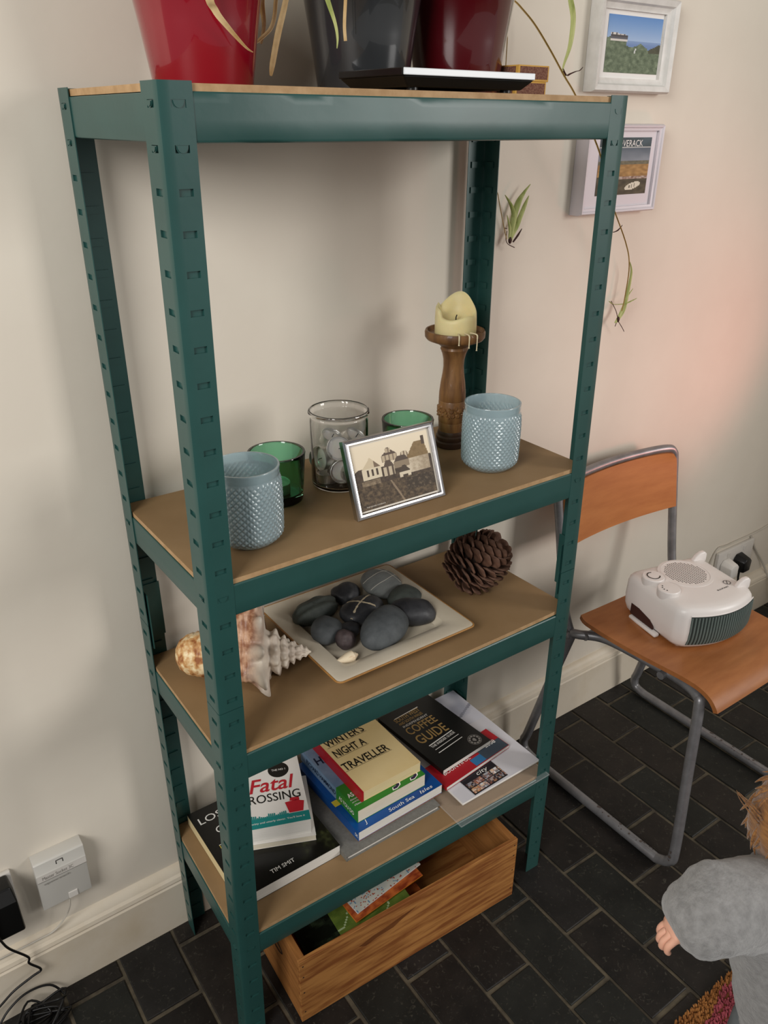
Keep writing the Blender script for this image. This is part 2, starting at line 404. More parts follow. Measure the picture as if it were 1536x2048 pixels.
def potted(name, x, y, glaze, label, rb, rt, h, seed, n_up):
    t = thing(name, label, 'potted plant', (x, y, ZT[0]))
    p = MB()
    p.lathe([(rb - .004, 0), (rb - .001, .001), (rb, .004), (rb + (rt - rb) * .5, h * .5), (rt, h - .012), (rt + .002, h - .010), (rt + .003, h - .003), (rt + .001, h), (rt - .003, h),
             (rt - .006, h - .01), (rb + (rt - rb) * .5 - .006, h * .5), (rb - .006, .006)], 64)
    part('pot', p, glaze, t, smooth=40)
    s = MB(); k = 0.03
    s.lathe([(rt - .0065, h - .03), (rt - .0068, h - .018), (rt * .6, h - .015), (rt * .2, h - .013)], 32); part('soil', s, 'soil', t, smooth=60)
    rnd = random.Random(seed)
    for i in range(n_up):                                 # strap leaves arching out of the pot
        a = 2 * PI * i / n_up + rnd.uniform(-.3, .3); L = rnd.uniform(.06, .11); hh = rnd.uniform(.10, .2)
        d = Vector((math.cos(a), math.sin(a), 0))
        if y + d.y * L > 0.30 - 0.0: L *= .5
        q = MB(); ribbon(q, [d * .012 + Vector((0, 0, h - .016)), d * L * .4 + Vector((0, 0, h + hh * .7)), d * L * .8 + Vector((0, 0, h + hh)), d * L * 1.15 + Vector((0, 0, h + hh * .8))],
                         [.006, .011, .012, .009, .002], side=(-d.y, d.x, 0))
        part('leaf', q, 'leaf_green' if rnd.random() < .75 else 'leaf_dry', t, smooth=80, solid=.0005, recalc=False)
    return t
def hang(t, pts, widths, m, side=RIGHT, name='leaf', fold=.2):
    inv = Vector(t.location); q = MB(); ribbon(q, [Vector(p) - inv for p in pts], widths, side=side, fold=fold)
    return part(name, q, m, t, smooth=80, solid=.0005, recalc=False)
PY = 0.205
red = potted('potted_plant', .146, PY, 'red_glaze', 'bright red glossy pot with dry strap leaves, leftmost pot on the top board', .0598, .0795, .135, 3, 9)
blk = potted('potted_plant', .380, PY, 'black_glaze', 'charcoal black glossy pot between the two red pots on the top board', .0610, .0795, .135, 5, 9)
ox = potted('potted_plant', .547, PY, 'oxblood_glaze', 'dark oxblood red glossy pot behind the black kitchen scale on the top board', .0600, .0775, .135, 9, 9)
def top_of(t, a, r=.03): return Vector(t.location) + Vector((math.cos(a) * r, math.sin(a) * r, .123))
A = lambda y, *uv: [aty(u, v, y) for u, v in uv]
hang(red, [top_of(red, -1.8)] + [Vector((.13, .135, 1.69))] + A(.118, (415, -30)) + A(.122, (430, 18), (455, 52), (490, 92), (506, 104)), [.006, .009, .010, .008, .006, .003, .001], 'leaf_dry')
hang(red, [top_of(red, .3)] + [Vector((.20, .20, 1.70))] + A(.20, (520, -40), (524, 10), (528, 52), (522, 88)), [.005, .008, .007, .007, .005, .003], 'leaf_dry')
hang(red, [top_of(red, .1)] + [Vector((.215, .20, 1.71))] + A(.19, (548, -50), (551, 10), (543, 55), (518, 82), (503, 95), (504, 112)), [.005, .005, .005, .005, .005, .003, .001], 'leaf_dry')
hang(red, [top_of(red, -.1)] + [Vector((.23, .19, 1.72))] + A(.185, (575, -40), (571, 5), (556, 70), (545, 130), (542, 152)), [.005, .006, .005, .007, .008, .007, .003], 'leaf_dry')
hang(blk, [top_of(blk, -2.2)] + [Vector((.35, .14, 1.69))] + A(.12, (648, -40), (655, -2), (670, 45), (675, 75), (674, 97)), [.005, .006, .006, .006, .004, .003, .001], 'leaf_green')
hang(blk, [top_of(blk, -1.7)] + [Vector((.37, .14, 1.69))] + A(.12, (692, -40), (691, 0), (689, 50), (691, 82)), [.005, .004, .004, .004, .004], 'leaf_dry')
hang(ox, [top_of(ox, .3)] + [Vector((.62, .21, 1.70))] + A(.235, (1010, -25), (1038, 8), (1068, 45), (1100, 98), (1127, 148), (1152, 192), (1190, 280), (1203, 318)), [.003] * 6, 'runner_stem', name='runner', fold=.8)
hang(ox, [top_of(ox, .6)] + [Vector((.64, .24, 1.72))] + A(.235, (1128, -60), (1141, 0), (1146, 40), (1140, 90), (1128, 128), (1125, 142)), [.004, .006, .008, .009, .008, .004, .002], 'leaf_green')
hang(ox, A(.235, (1125, 138), (1132, 150), (1142, 146), (1152, 142), (1160, 140), (1166, 134)), [.004, .004, .003, .002, .001], 'leaf_rot')
r2 = hang(ox, A(.24, (1203, 318), (1222, 400)) + A(.262, (1250, 480), (1258, 530)) + A(.268, (1250, 590), (1243, 622)), [.0025] * 4, 'runner_stem', name='runner', fold=.8)
def plantlet(t, base, leaves, roots, y):
    inv = Vector(t.location); c = MB()
    bu, bv = base
    for pts in roots: c.tube([p - inv for p in spline(A(y, *pts), 4)], .0008, 5)
    c.lathe([(.0012, -.005), (.0032, -.002), (.0036, .002), (.0018, .007)], 10, T(aty(bu, bv, y) - inv))
    o = part('plantlet', c, 'leaf_rot', t, smooth=60)
    for pts, wds, m in leaves:
        q = MB(); ribbon(q, [p - inv for p in A(y, *pts)], wds, side=RIGHT, fold=.25); part('leaf', q, m, o, smooth=80, solid=.0005, recalc=False)
hang(ox, [top_of(ox, 1.2), Vector((.60, .262, 1.69)), Vector((.72, .292, 1.62))] + A(.305, (990, 338), (996, 390), (1005, 440), (1013, 478)), [.0016] * 6, 'runner_stem', name='runner', fold=.8)
plantlet(ox, (1020, 482), [([(1022, 482), (1027, 440), (1037, 405), (1048, 385), (1061, 368)], [.004, .012, .011, .006, .001], 'leaf_green'),
    ([(1020, 480), (1028, 440), (1024, 415), (1010, 390)], [.004, .010, .007, .001], 'leaf_green'),
    ([(1022, 478), (1034, 450), (1050, 410), (1058, 391)], [.004, .010, .007, .001], 'leaf_green'),
    ([(1018, 478), (1020, 458), (1014, 430)], [.003, .006, .001], 'leaf_green'),
    ([(1026, 484), (1036, 470), (1044, 457)], [.003, .004, .001], 'leaf_rot')], [[(1014, 462), (1012, 478), (1016, 488), (1029, 495)], [(1008, 456), (1014, 457)]], .308)
plantlet(ox, (1236, 640), [([(1232, 645), (1248, 620), (1257, 580), (1263, 545), (1260, 524)], [.004, .007, .007, .005, .001], 'leaf_green'),
    ([(1230, 646), (1246, 618), (1252, 598), (1266, 577)], [.003, .008, .004, .001], 'leaf_green'),
    ([(1218, 602), (1228, 608), (1250, 606), (1274, 596)], [.002, .003, .006, .001], 'leaf_green')],
    [[(1236, 640), (1232, 622), (1222, 602)], [(1236, 642), (1244, 655), (1248, 663)], [(1233, 645), (1230, 653)]], .300)
hang(ox, A(.30, (1226, 464), (1236, 460), (1245, 450)), [.003, .003, .001], 'leaf_rot')

# kitchen scale
sc = thing('kitchen_scale', 'flat black kitchen scale with a silver front edge on the top board', 'scale', (.300, .006, ZT[0]))
mat('scale_silver', '#d9dde0', 0.3, spec=0.5)
m = MB(); m.add([(.014, .010, .004), (.196, .010, .004), (.196, .128, .004), (.014, .128, .004), (.001, .001, .015), (.209, .001, .015), (.209, .134, .015), (.001, .134, .015)],
    [(3, 2, 1, 0), (4, 5, 6, 7), (0, 1, 5, 4), (1, 2, 6, 5), (2, 3, 7, 6), (3, 0, 4, 7)]); part('base', m, 'black_plastic', sc, bevel=.0015)
m = MB(); m.box(0, .210, .0012, .135, .0152, .0232); part('platform', m, 'black_plastic', sc, bevel=.001)
m = MB(); m.box(0.001, .209, -.0008, .0012, .0155, .0230); part('front_edge', m, 'scale_silver', sc, bevel=.0009, label='silver front edge')
for fx, fy in ((.03, .022), (.18, .022), (.03, .115), (.18, .115)):
    m = MB(); m.lathe([(.006, 0), (.007, .001), (.007, .005)], 16, T((fx, fy, 0))); part('foot', m, 'black_plastic', sc, smooth=40)
# matchboxes
mat('match_card', '#c79a45', 0.7, col2='#b98c3c', scale=30); mat('striker', '#5a3129', 0.95, col2='#7d5a48', scale=400, detail=2); mat('match_tray', '#d9cfb8', 0.8)
for k, (x0, lab) in enumerate([(.600, 'yellow matchbox with brown striker, lower of two beside the dark red pot'), (.604, 'yellow matchbox with brown striker, upper of two beside the dark red pot')]):
    t = thing('matchbox', lab, 'matchbox', (x0, .135, ZT[0] + k * .0212), group='matchboxes stacked on the top board')
    m = MB(); m.add([(0, 0, 0), (.062, 0, 0), (.062, .11, 0), (0, .11, 0), (0, 0, .0210), (.062, 0, .0210), (.062, .11, .0210), (0, .11, .0210)], [(3, 2, 1, 0), (4, 5, 6, 7), (0, 1, 5, 4), (1, 2, 6, 5), (2, 3, 7, 6), (3, 0, 4, 7)])
    part('sleeve', m, 'match_card', t, bevel=.0008)
    m = MB(); m.box(.003, .059, -.0004, .0004, .003, .0192); part('striker', m, 'striker', t)
    m = MB(); m.box(-.0004, .0004, .006, .104, .003, .0192); part('striker', m, 'striker', t)

# ================================================================ pictures on the wall
mat('frame_white', '#dcd9d4', 0.45, col2='#cfccc6', scale=40, bump=.1, bscale=60); mat('frame_lilac', '#d6cfd4', 0.4); mat('mount_white', '#e9e6e2', 0.8)
mat('picture_glass', '#ffffff', 0.02, trans=1.0, ior=1.2, spec=.3)
def picture_frame(name, label, x0, x1, z0, z1, fw, depth, lip, m, mount, fn, px0, px1, pz0, pz1, nx, ny):
    """local x along the wall, local y up the wall, local z out of the wall"""
    t = thing(name, label, 'picture', (x0, WY, z0)); w_, h_ = x1 - x0, z1 - z0
    X = basis((0, 0, 0), (1, 0, 0), (0, 0, 1))            # z out of the wall = -Y
    f = MB()
    def loop(i, z): return [(i, i, z), (w_ - i, i, z), (w_ - i, h_ - i, z), (i, h_ - i, z)]
    rings = [loop(0, 0.0005), loop(0, depth * .75), loop(.003, depth), loop(fw * .5, depth - lip * .3), loop(fw * .62, depth - lip * .8), loop(fw * .9, depth - lip * 1.15), loop(fw, depth - lip * 1.2), loop(fw, depth - lip * 1.2 - .006)]
    vs = [p for r_ in rings for p in r_]
    f.add(vs, [(i * 4 + k, i * 4 + (k + 1) % 4, i * 4 + 4 + (k + 1) % 4, i * 4 + 4 + k) for i in range(len(rings) - 1) for k in range(4)], X)
    part('frame', f, m, t, smooth=25)
    mz = depth - lip * 1.2 - .005
    q = MB(); q.box(fw * .8, w_ - fw * .8, fw * .8, h_ - fw * .8, mz - .004, mz, X); part('mount', q, mount, t)
    print_sheet('print', px1 - px0, pz1 - pz0, nx, ny, fn, 'print', t, X @ T((px0 - x0, pz0 - z0, mz + .0006)))
    return t, X, mz
def pic_coast(u, v):
    hor = .56
    skyc = mixc(hx('#a9bcd8'), hx('#5e88c0'), (v - .5) / .5)
    hill = .60 - .10 * u + .03 * nz(u * 6, 1) + .03 * math.sin(u * 9)
    if u > .75: hill = .42 + .12 * (u - .75) / .25 + .05 * nz(u * 9, 4)
    elif u > .36: hill = .47 + .06 * math.exp(-((u - .62) / .07) ** 2) + .02 * nz(u * 12, 2)
    if .07 < u < .37 and .55 < v < .68 - .12 * u + .03:
        roof = v > .635 - .05 * u
        return hx('#4b4748') if roof and (v < .665) else (hx('#cfc9c2') if (int(u * 40) % 3 or v < .585) and abs(v - .605) > .012 else hx('#5b5a60'))
    if v > hill:
        if v < hor + .01 and u > .36: return mixc(hx('#6e86b2'), hx('#7f97bd'), (v - .5) / .06)
        return skyc
    g = .5 + .6 * nz(u * 14, v * 14, 3) + .3 * nz(u * 40, v * 40, 2)
    c = mixc(hx('#47543f'), hx('#7d8a70'), g)
    if abs(u - .53 - .2 * (v - .4)) < .012 and .36 < v < .45: c = hx('#c6c9c4')
    if u > .78 and v > .38: c = mixc(c, hx('#3e3527'), .6)
    return c
t1, X1, mz1 = picture_frame('picture_frame', 'white moulded frame with coastal hill print, upper of two on the wall', .9535, 1.1745, 1.5170, 1.6740, .024, .027, .010, 'frame_white', 'mount_white', pic_coast, 0.9925, 1.1465, 1.5500, 1.6425, 78, 56)
def pic_cove(u, v):
    if v > .82:
        if abs(v - .825) < .008: return hx('#b9bab6')
        return mixc(hx('#3c474b'), hx('#4b5960'), nz(u * 5, v * 5) + .5)
    if v > .60: return mixc(hx('#858b93'), hx('#59626c'), (v - .6) / .22 + .25 * nz(u * 5, v * 9))
    if v > .53: return mixc(hx('#5f5c4c'), hx('#77705a'), .5 + nz(u * 20, v * 30))
    if v > .32: return mixc(hx('#8d6a3d'), hx('#b48d57'), .5 + .9 * nz(u * 12, v * 22, 5))
    if v > .27 and u > .4: return mixc(hx('#c9beb2'), hx('#7a5a4c'), .5 + nz(u * 18, v * 40))
    bx, by = (u - .72) * .95 + (v - .15) * .55, (v - .15) - (u - .72) * .35
    e = (bx / .17) ** 2 + (by / .062) ** 2
    if e < 1: return hx('#d9d2bf') if (e > .35 or int(u * 60) % 3) else hx('#6a6254')
    return mixc(hx('#3f382a'), hx('#5d5440'), .5 + nz(u * 9, v * 16, 8))
t2, X2, mz2 = picture_frame('picture_frame', 'pale lilac box frame with harbour boat print, lower of two on the wall', .9500, 1.1750, 1.3020, 1.4640, .012, .030, .004, 'frame_lilac', 'frame_lilac', pic_cove, 0.9950, 1.1470, 1.3360, 1.4400, 76, 62)
text('COVERACK', .084, .0115, 'mount_white', t2, X2 @ T((1.036 - .95, 1.4240 - 1.302, mz2 + .0012)), bold=.0, thick=0)
# ================================================================ second board: candles, glass, photo
Z2 = ZT[1]
mat('blue_glass', '#c6dbe0', 0.14, col2='#bcd3da', scale=8, trans=0.55, ior=1.45, spec=0.6, coat=0.6)
mat('green_glass', '#98e6c0', 0.03, trans=1.0, ior=1.5)
mat('clear_glass', '#ffffff', 0.01, trans=1.0, ior=1.48)
mat('foil', '#d6d4cf', 0.42, metal=1.0, bump=.15, bscale=200); mat('wax_white', '#e9e4da', 0.5, sss=.3); mat('wick', '#2a241f', 0.9)
def hobnail(name, label, x, y, h, group):
    t = thing(name, label, 'candle holder', (x, y, Z2), group=group)
    nd, rows = 72, 21; m = MB(); nu = nd * 4; nv = rows * 4
    def rad(z):
        q = z / h
        if q < .16: return .036 + (.0472 - .036) * math.sin(min(1, q / .16) * PI / 2)
        return .0472 + .0008 * math.sin((q - .16) * 4) - .0016 * max(0, q - .7) / .3
    z0, z1 = .004, h - .013
    def tri(a): a = a % 1.0; return 1 - abs(2 * a - 1)
    def f(u, v):
        z = z0 + (z1 - z0) * v; a = u * nd; b = v * rows
        p = min(tri((a + b) * .5 + .25), tri((a - b) * .5 + .25)); fade = min(1, v * 14, (1 - v) * 14)
        r = rad(z) + .0024 * fade * (p ** .8) - .0010; an = 2 * PI * u
        return (r * math.cos(an), r * math.sin(an), z)
    m.grid(f, nu, nv, wrap=True)
    n = nu; base = 0; top = nv * n
    prof = [(rad(z1) - .0008, h - .012), (.0464, h - .008), (.0462, h - .003), (.0468, h - .0015), (.0462, h), (.0440, h), (.0432, h - .003), (.0432, h - .02), (.0435, .018), (.036, .009), (.02, .0075)]
    vs = []
    for r_, z in prof:
        for k in range(n): a = 2 * PI * k / n; vs.append((r_ * math.cos(a), r_ * math.sin(a), z))
    o = len(m.v); m.v += vs; rows_ = [top] + [o + i * n for i in range(len(prof))]
    for i in range(len(rows_) - 1):
        for k in range(n): k2 = (k + 1) % n; m.f.append((rows_[i] + k, rows_[i] + k2, rows_[i + 1] + k2, rows_[i + 1] + k))
    m.f.append(tuple(rows_[-1] + k for k in range(n)))
    o = len(m.v)
    for k in range(n): a = 2 * PI * k / n; m.v.append((.034 * math.cos(a), .034 * math.sin(a), 0.0))
    for k in range(n): k2 = (k + 1) % n; m.f.append((o + k, o + k2, base + k2, base + k))
    m.f.append(tuple(o + k for k in reversed(range(n))))
    part('tumbler', m, 'blue_glass', t, smooth=50)
    return t
hobnail('candle_holder', 'pale blue diamond cut glass holder in front of the wooden candlestick', .560, .096, .1135, 'pale blue diamond cut glass candle holders')
hobnail('candle_holder', 'pale blue diamond cut glass holder behind the front left shelf post', .1068, .0885, .1125, 'pale blue diamond cut glass candle holders')

def tealight(label, loc, rot, zb=0.0, grp='tealights in the clear jar'):
    t = thing('tealight', label, 'candle', loc, group=grp, rot=rot)
    m = MB(); m.lathe([(.0175, 0), (.0185, .001), (.0187, .0155), (.0192, .016), (.0186, .0163), (.0181, .0155), (.0179, .012)], 24); part('cup', m, 'foil', t, smooth=40)
    m = MB(); m.lathe([(.0178, .004), (.0178, .0118), (.012, .0122), (.002, .0124)], 24); part('wax', m, 'wax_white', t, smooth=40)
    m = MB(); m.tube([(0, 0, .012), (.0004, 0, .016), (.0012, .0004, .019)], .0006, 5); part('wick', m, 'wick', t)
    return t
def green_holder(label, x, y):
    t = thing('candle_holder', label, 'candle holder', (x, y, Z2), group='green glass candle holders')
    m = MB(); m.lathe([(.0345, 0), (.0375, .0015), (.0385, .005), (.0435, .074), (.0440, .0765), (.0432, .0785), (.0400, .0785), (.0388, .0760), (.0345, .016), (.031, .0125), (.0, .0125)], 64)
    part('glass', m, 'green_glass', t, smooth=40); return t
green_holder('green glass tealight holder behind the left pale blue holder', .204, .183)
green_holder('green glass tealight holder behind the silver photo frame', .457, .190)
tealight('white tealight inside the left green glass holder', (.204, .183, Z2 + .0130), (0, 0, .3), grp='tealights in green glass')
# clear jar of tealights
JX, JY = .3155, .1815
t = thing('glass_jar', 'clear glass jar with a rolled rim holding silver tealights', 'jar', (JX, JY, Z2))
m = MB(); m.lathe([(.040, 0), (.0435, .0015), (.0455, .006), (.0455, .108), (.0440, .112), (.0445, .115), (.0475, .1175), (.0485, .1205), (.0470, .1235), (.0450, .1240), (.0435, .1225), (.0425, .1175), (.0420, .112), (.0434, .106), (.0434, .010), (.041, .0065), (.0, .0058)], 64)
part('glass', m, 'clear_glass', t, smooth=45)
TL = [(-.0205, .004, .0062, (0, 0, 0)), (.0185, -.010, .0062, (0, 0, .5)), (.010, .0225, .0062, (0, 0, 1)),
      (-.013, -.021, .0335, (1.45, .15, -.35)), (.020, .003, .0420, (1.25, 0, .9)), (-.018, .017, .0430, (1.40, .1, -1.1)), (.004, -.002, .0575, (1.35, .2, .35)),
      (.0155, -.0135, .0675, (.5, .2, .3)), (-.002, -.026, .0300, (1.5, 0, .15)), (-.0225, -.004, .0500, (1.5, .3, -1.6)), (.024, .015, .050, (1.2, 0, 2.2)), (-.006, .020, .0600, (.35, .2, 0)), (-.010, -.012, .0640, (1.2, .1, -.5))]
for i, (x, y, z, r) in enumerate(TL):
    tealight('silver cased tealight lying flat on the bottom of the clear jar' if z < .01 else 'silver cased tealight tipped on edge in the clear glass jar', (JX + x, JY + y, Z2 + z), r)
# photo in a silver frame
mat('silver_frame', '#c9c8ca', 0.22, metal=1.0, bump=.03, bscale=40); mat('photo_border', '#d8d0c2', 0.5); mat('velvet_back', '#1b1b1d', 0.9); mat('foil_tape', '#8a6b50', .6)
p_bl, p_br = Vector((.2588, .0455, Z2 + .0004)), Vector((.4232, .0440, Z2 + .0004))
ex = (p_br - p_bl).normalized(); lean = math.radians(20); ey = Vector((0, math.sin(lean), math.cos(lean))); ey = (ey - ex * ey.dot(ex)).normalized()
t = thing('photo_frame', 'silver tabletop frame leaning back with a sepia village photograph', 'photo frame', p_bl)
FX = basis((0, 0, 0), ex, ey); fw_, fh_ = .1625, .1180
f = MB()
def loop(i, z): return [(i, i, z), (fw_ - i, i, z), (fw_ - i, fh_ - i, z), (i, fh_ - i, z)]
rings = [loop(.0, -.008), loop(0, .001), loop(.0015, .0035), loop(.0035, .0025), (loop(.0050, .0040)), loop(.0075, .0035), loop(.0090, .0005), loop(.0090, -.002)]
f.add([p for r_ in rings for p in r_], [(i * 4 + k, i * 4 + (k + 1) % 4, i * 4 + 4 + (k + 1) % 4, i * 4 + 4 + k) for i in range(len(rings) - 1) for k in range(4)], FX)
part('frame', f, 'silver_frame', t, smooth=20)
m = MB(); m.box(.0008, fw_ - .0008, .0008, fh_ - .0008, -.0095, -.0030, FX); part('backing', m, 'velvet_back', t)
m = MB(); m.box(.0080, fw_ - .0080, .0080, fh_ - .0080, -.0030, -.0018, FX); part('mount', m, 'photo_border', t)
def sepia(u, v):
    SK, DK, MD, LT, TH = hx('#d9c8ab'), hx('#3a3029'), hx('#6b5a49'), hx('#cbbda6'), hx('#8d7654')
    g = nz(u * 22, v * 22, 1) * .5 + nz(u * 60, v * 50, 2) * .4
    hill = .60 + .04 * math.sin(u * 9) + .03 * nz(u * 9, 0)
    def house(x0, x1, b, e, r, ridge0, ridge1):
        if x0 <= u <= x1:
            if b <= v <= e: return 'w'
            tt = (v - e) / max(1e-6, (r - e))
            if 0 <= tt <= 1 and x0 + (ridge0 - x0) * tt <= u <= x1 - (x1 - ridge1) * tt: return 'r'
        return None
    c = mixc(SK, hx('#e6d8bf'), v) if v > hill else mixc(hx('#5d4e40'), DK, .5 + g)
    for a in (house(.36, .56, .66, .76, .84, .44, .48), house(.42, .48, .8, .86, .88, .44, .46)):
        if a: c = mixc(hx('#b9a88e'), hx('#80705f'), (int(u * 60) % 3 == 0) * .9) if a == 'w' else hx('#5b4c42')
    for a in (house(.60, .70, .62, .72, .76, .62, .68),):
        if a: c = hx('#c8b99f') if (int(u * 50) % 2) else hx('#7d6c5a')
    a = house(.66, .97, .40, .62, .86, .80, .93)
    if a == 'w': c = mixc(LT, hx('#a08f78'), (u - .66) / .3 + g)
    if a == 'r': c = mixc(TH, hx('#7b6545'), .5 + g)
    if .90 < u < .94 and .80 < v < .93: c = hx('#54463b')
    a = house(.09, .33, .46, .62, .78, .205, .215)
    if a == 'w': c = hx('#d4c7ad') if not (abs(u - .16) < .012 or abs(u - .22) < .012 or abs(u - .28) < .012) or v > .6 or v < .5 else hx('#4b3f35')
    if a == 'r': c = hx('#cbbb9e') if u < .25 else hx('#7a6856')
    a = house(.36, .50, .44, .58, .68, .40, .46)
    if a: c = hx('#bfb097') if a == 'w' and int(u * 45) % 3 else hx('#5c4e43')
    a = house(.50, .70, .52, .62, .70, .55, .66)
    if a: c = hx('#8d7d68') if a == 'w' else hx('#564940')
    a = house(.55, .70, .30, .44, .54, .60, .64)
    if a: c = hx('#d2c5ad') if a == 'w' and not (.59 < u < .66 and .32 < v < .4) else hx('#4d4238')
    if v < .36:
        c = mixc(hx('#6d5c47'), hx('#3b3128'), .5 + g * 1.3)
        if abs(u - .45 - (.3 - v) * .35) < .012: c = hx('#8a7862')
        if u > .62 and v > .14 and v < .34: c = mixc(hx('#40362c'), hx('#8f7d66'), max(0, g * 1.5))
    if .07 < u < .30 and .36 < v < .44: c = mixc(hx('#9c8a70'), hx('#5b4d3f'), .5 + g)
    return c
PW, PH = fw_ - .0225, fh_ - .0225
print_sheet('print', PW, PH, 120, 88, sepia, 'print', t, FX @ T((.01125, .01125, -.0015)), label='sepia photograph of a hillside village')
text('THE SQUARE COVERACK', .034, .0022, 'photo_border', t, FX @ T((.020, .0145, -.0010)), thick=0)
m = MB(); m.box(fw_ * .42, fw_ * .58, .002, .088, -.0120, -.0098, FX)
st0 = FX @ Vector((fw_ * .5, .086, -.0100)); st1 = Vector((st0.x + .0, .0878, .0)); 
m.tube([FX @ Vector((fw_ * .5, .080, -.0105)), Vector(((FX @ Vector((fw_ * .5, .08, 0))).x, .078, .0012))], .0022, 6)
part('stand', m, 'velvet_back', t)
# candlestick and candle
mat('carved_wood', '#8a6238', 0.5, col2='#583a20', scale=16, stretch=(3, 3, .5), bump=.25, bscale=60, spec=.4, coat=.15)
mat('dark_wood', '#4a3222', 0.55, col2='#2f1e14', scale=20)
mat('candle_wax', '#e8dba8', 0.45, col2='#ddcd94', scale=10, sss=.35, spec=.4)
CX, CY = .5690, .2090
t = thing('candlestick', 'carved wooden candlestick with a wide dish behind the right pale blue holder', 'candlestick', (CX, CY, Z2))
m = MB(); m.lathe([(.0255, 0), (.0272, .002), (.0275, .010), (.0245, .0125), (.0260, .0155), (.0262, .0200), (.0235, .0225), (.0240, .0260), (.0225, .030)], 48); part('foot', m, 'dark_wood', t, smooth=35)
m = MB()
m.lathe([(.0222, .0300), (.0228, .045), (.0226, .0462), (.0233, .0475), (.0236, .062), (.0236, .084), (.0228, .0855), (.0236, .087), (.0232, .100), (.0212, .118), (.0186, .134), (.0176, .146), (.0182, .158), (.0205, .168), (.0224, .1725)], 64)
part('stem', m, 'carved_wood', t, smooth=35)
m = MB()
def relief(ang, z, prof_pts):                              # carved flowers and leaves standing slightly proud
    for (da, dz, r) in prof_pts:
        a = ang + da / .0236; P = Vector((math.cos(a) * .0236, math.sin(a) * .0236, z + dz))
        nrm = Vector((math.cos(a), math.sin(a), 0)); tx = Vector((-math.sin(a), math.cos(a), 0))
        ring = [P + tx * r * math.cos(q) + Vector((0, 0, r * math.sin(q))) - nrm * .0004 for q in [2 * PI * k / 10 for k in range(10)]]
        ring2 = [P + tx * r * .6 * math.cos(q) + Vector((0, 0, r * .6 * math.sin(q))) + nrm * .0026 for q in [2 * PI * k / 10 for k in range(10)]]
        m.add(ring + ring2, [(i, (i + 1) % 10, 10 + (i + 1) % 10, 10 + i) for i in range(10)] + [tuple(range(10, 20))])
for k in range(5):
    a0 = -2.35 + k * 2 * PI / 5 + .35
    relief(a0, .068, [(.0075 * math.cos(q), .0075 * math.sin(q), .0048) for q in [2 * PI * j / 5 + .3 for j in range(5)]] + [(0, 0, .003)])
    relief(a0 + 2 * PI / 10, .066, [(-.004, .006, .0030), (-.002, .002, .0034), (.0, -.003, .0030), (.003, -.008, .0026), (.004, .008, .0026)])
part('carving', m, 'carved_wood', t, smooth=40)
m = MB(); m.lathe([(.0222, .1725), (.0240, .176), (.0225, .180), (.0300, .186), (.0480, .193), (.0510, .197), (.0515, .205), (.0500, .2085), (.0470, .2085), (.0455, .2045), (.044, .2030), (.0, .2025)], 64); part('dish', m, 'carved_wood', t, smooth=35)
cz = Z2 + .2029
t = thing('candle', 'half burnt cream pillar candle on the wooden candlestick', 'candle', (CX + .0005, CY, cz))
m = MB(); N = 56
def rim(a):                                               # the burnt rim: high at the back and right, low in front
    return .030 + .031 * max(0, math.cos((a - .75) * .8)) ** 1.6 + .006 * math.sin(3 * a) * .5 + (.010 if abs(((a + PI) % (2 * PI)) - PI - 2.6) < .5 else 0)
rows = [[(.0350 + .0008 * math.sin(7 * a), 0.0) for a in [2 * PI * k / N for k in range(N)]]]
ang = [2 * PI * k / N for k in range(N)]
outer = lambda k, q: (.0352 + .0009 * nz(ang[k] * 2, q * 4) - .003 * max(0, q - .6), rim(((ang[k] + PI) % (2 * PI)) - PI) * q)
vs = []
levels = [('o', 0), ('o', .25), ('o', .5), ('o', .75), ('o', .93), ('t', 0), ('i', .9), ('i', .5), ('i', .2), ('f', .7), ('f', .3), ('f', 0.02)]
for kind, q in levels:
    for k in range(N):
        a = ang[k]; hh = rim(((a + PI) % (2 * PI)) - PI)
        if kind == 'o': r_, z = outer(k, q)
        elif kind == 't': r_, z = .0318, hh
        elif kind == 'i': r_, z = .0285 - (.9 - q) * .006, .023 + (hh - .023) * q * .95
        else: r_, z = .024 * q, .0225 - .002 * (1 - q)
        vs.append((r_ * math.cos(a), r_ * math.sin(a), z))
m.add(vs, [(i * N + k, i * N + (k + 1) % N, (i + 1) * N + (k + 1) % N, (i + 1) * N + k) for i in range(len(levels) - 1) for k in range(N)] + [tuple((len(levels) - 1) * N + k for k in range(N)), tuple(reversed(range(N)))])
part('wax', m, 'candle_wax', t, smooth=60)
m = MB(); m.tube([(0, 0, .0205), (.0005, .0004, .026), (.002, 0, .030)], .0011, 6); part('wick', m, 'wick', t)
m = MB()
for a, zb, ln in ((-1.52, -.0010, .016), (-1.82, -.001, .010), (-2.15, -.001, .005)):
    c_, s_ = math.cos(a), math.sin(a)
    m.tube(spline([(.036 * c_, .036 * s_, .006), (.046 * c_, .046 * s_, .0068), (.0525 * c_, .0525 * s_, .0055), (.0532 * c_, .0532 * s_, -.002), (.0530 * c_, .0530 * s_, -ln), (.0528 * c_, .0528 * s_, -ln - .004)], 4), [.0013] * 12 + [.0010] * 6 + [.0009, .0013, .0016], 8)
mat('wax_drip', '#d6c8a4', .5); part('drip', m, 'wax_drip', t, smooth=60)
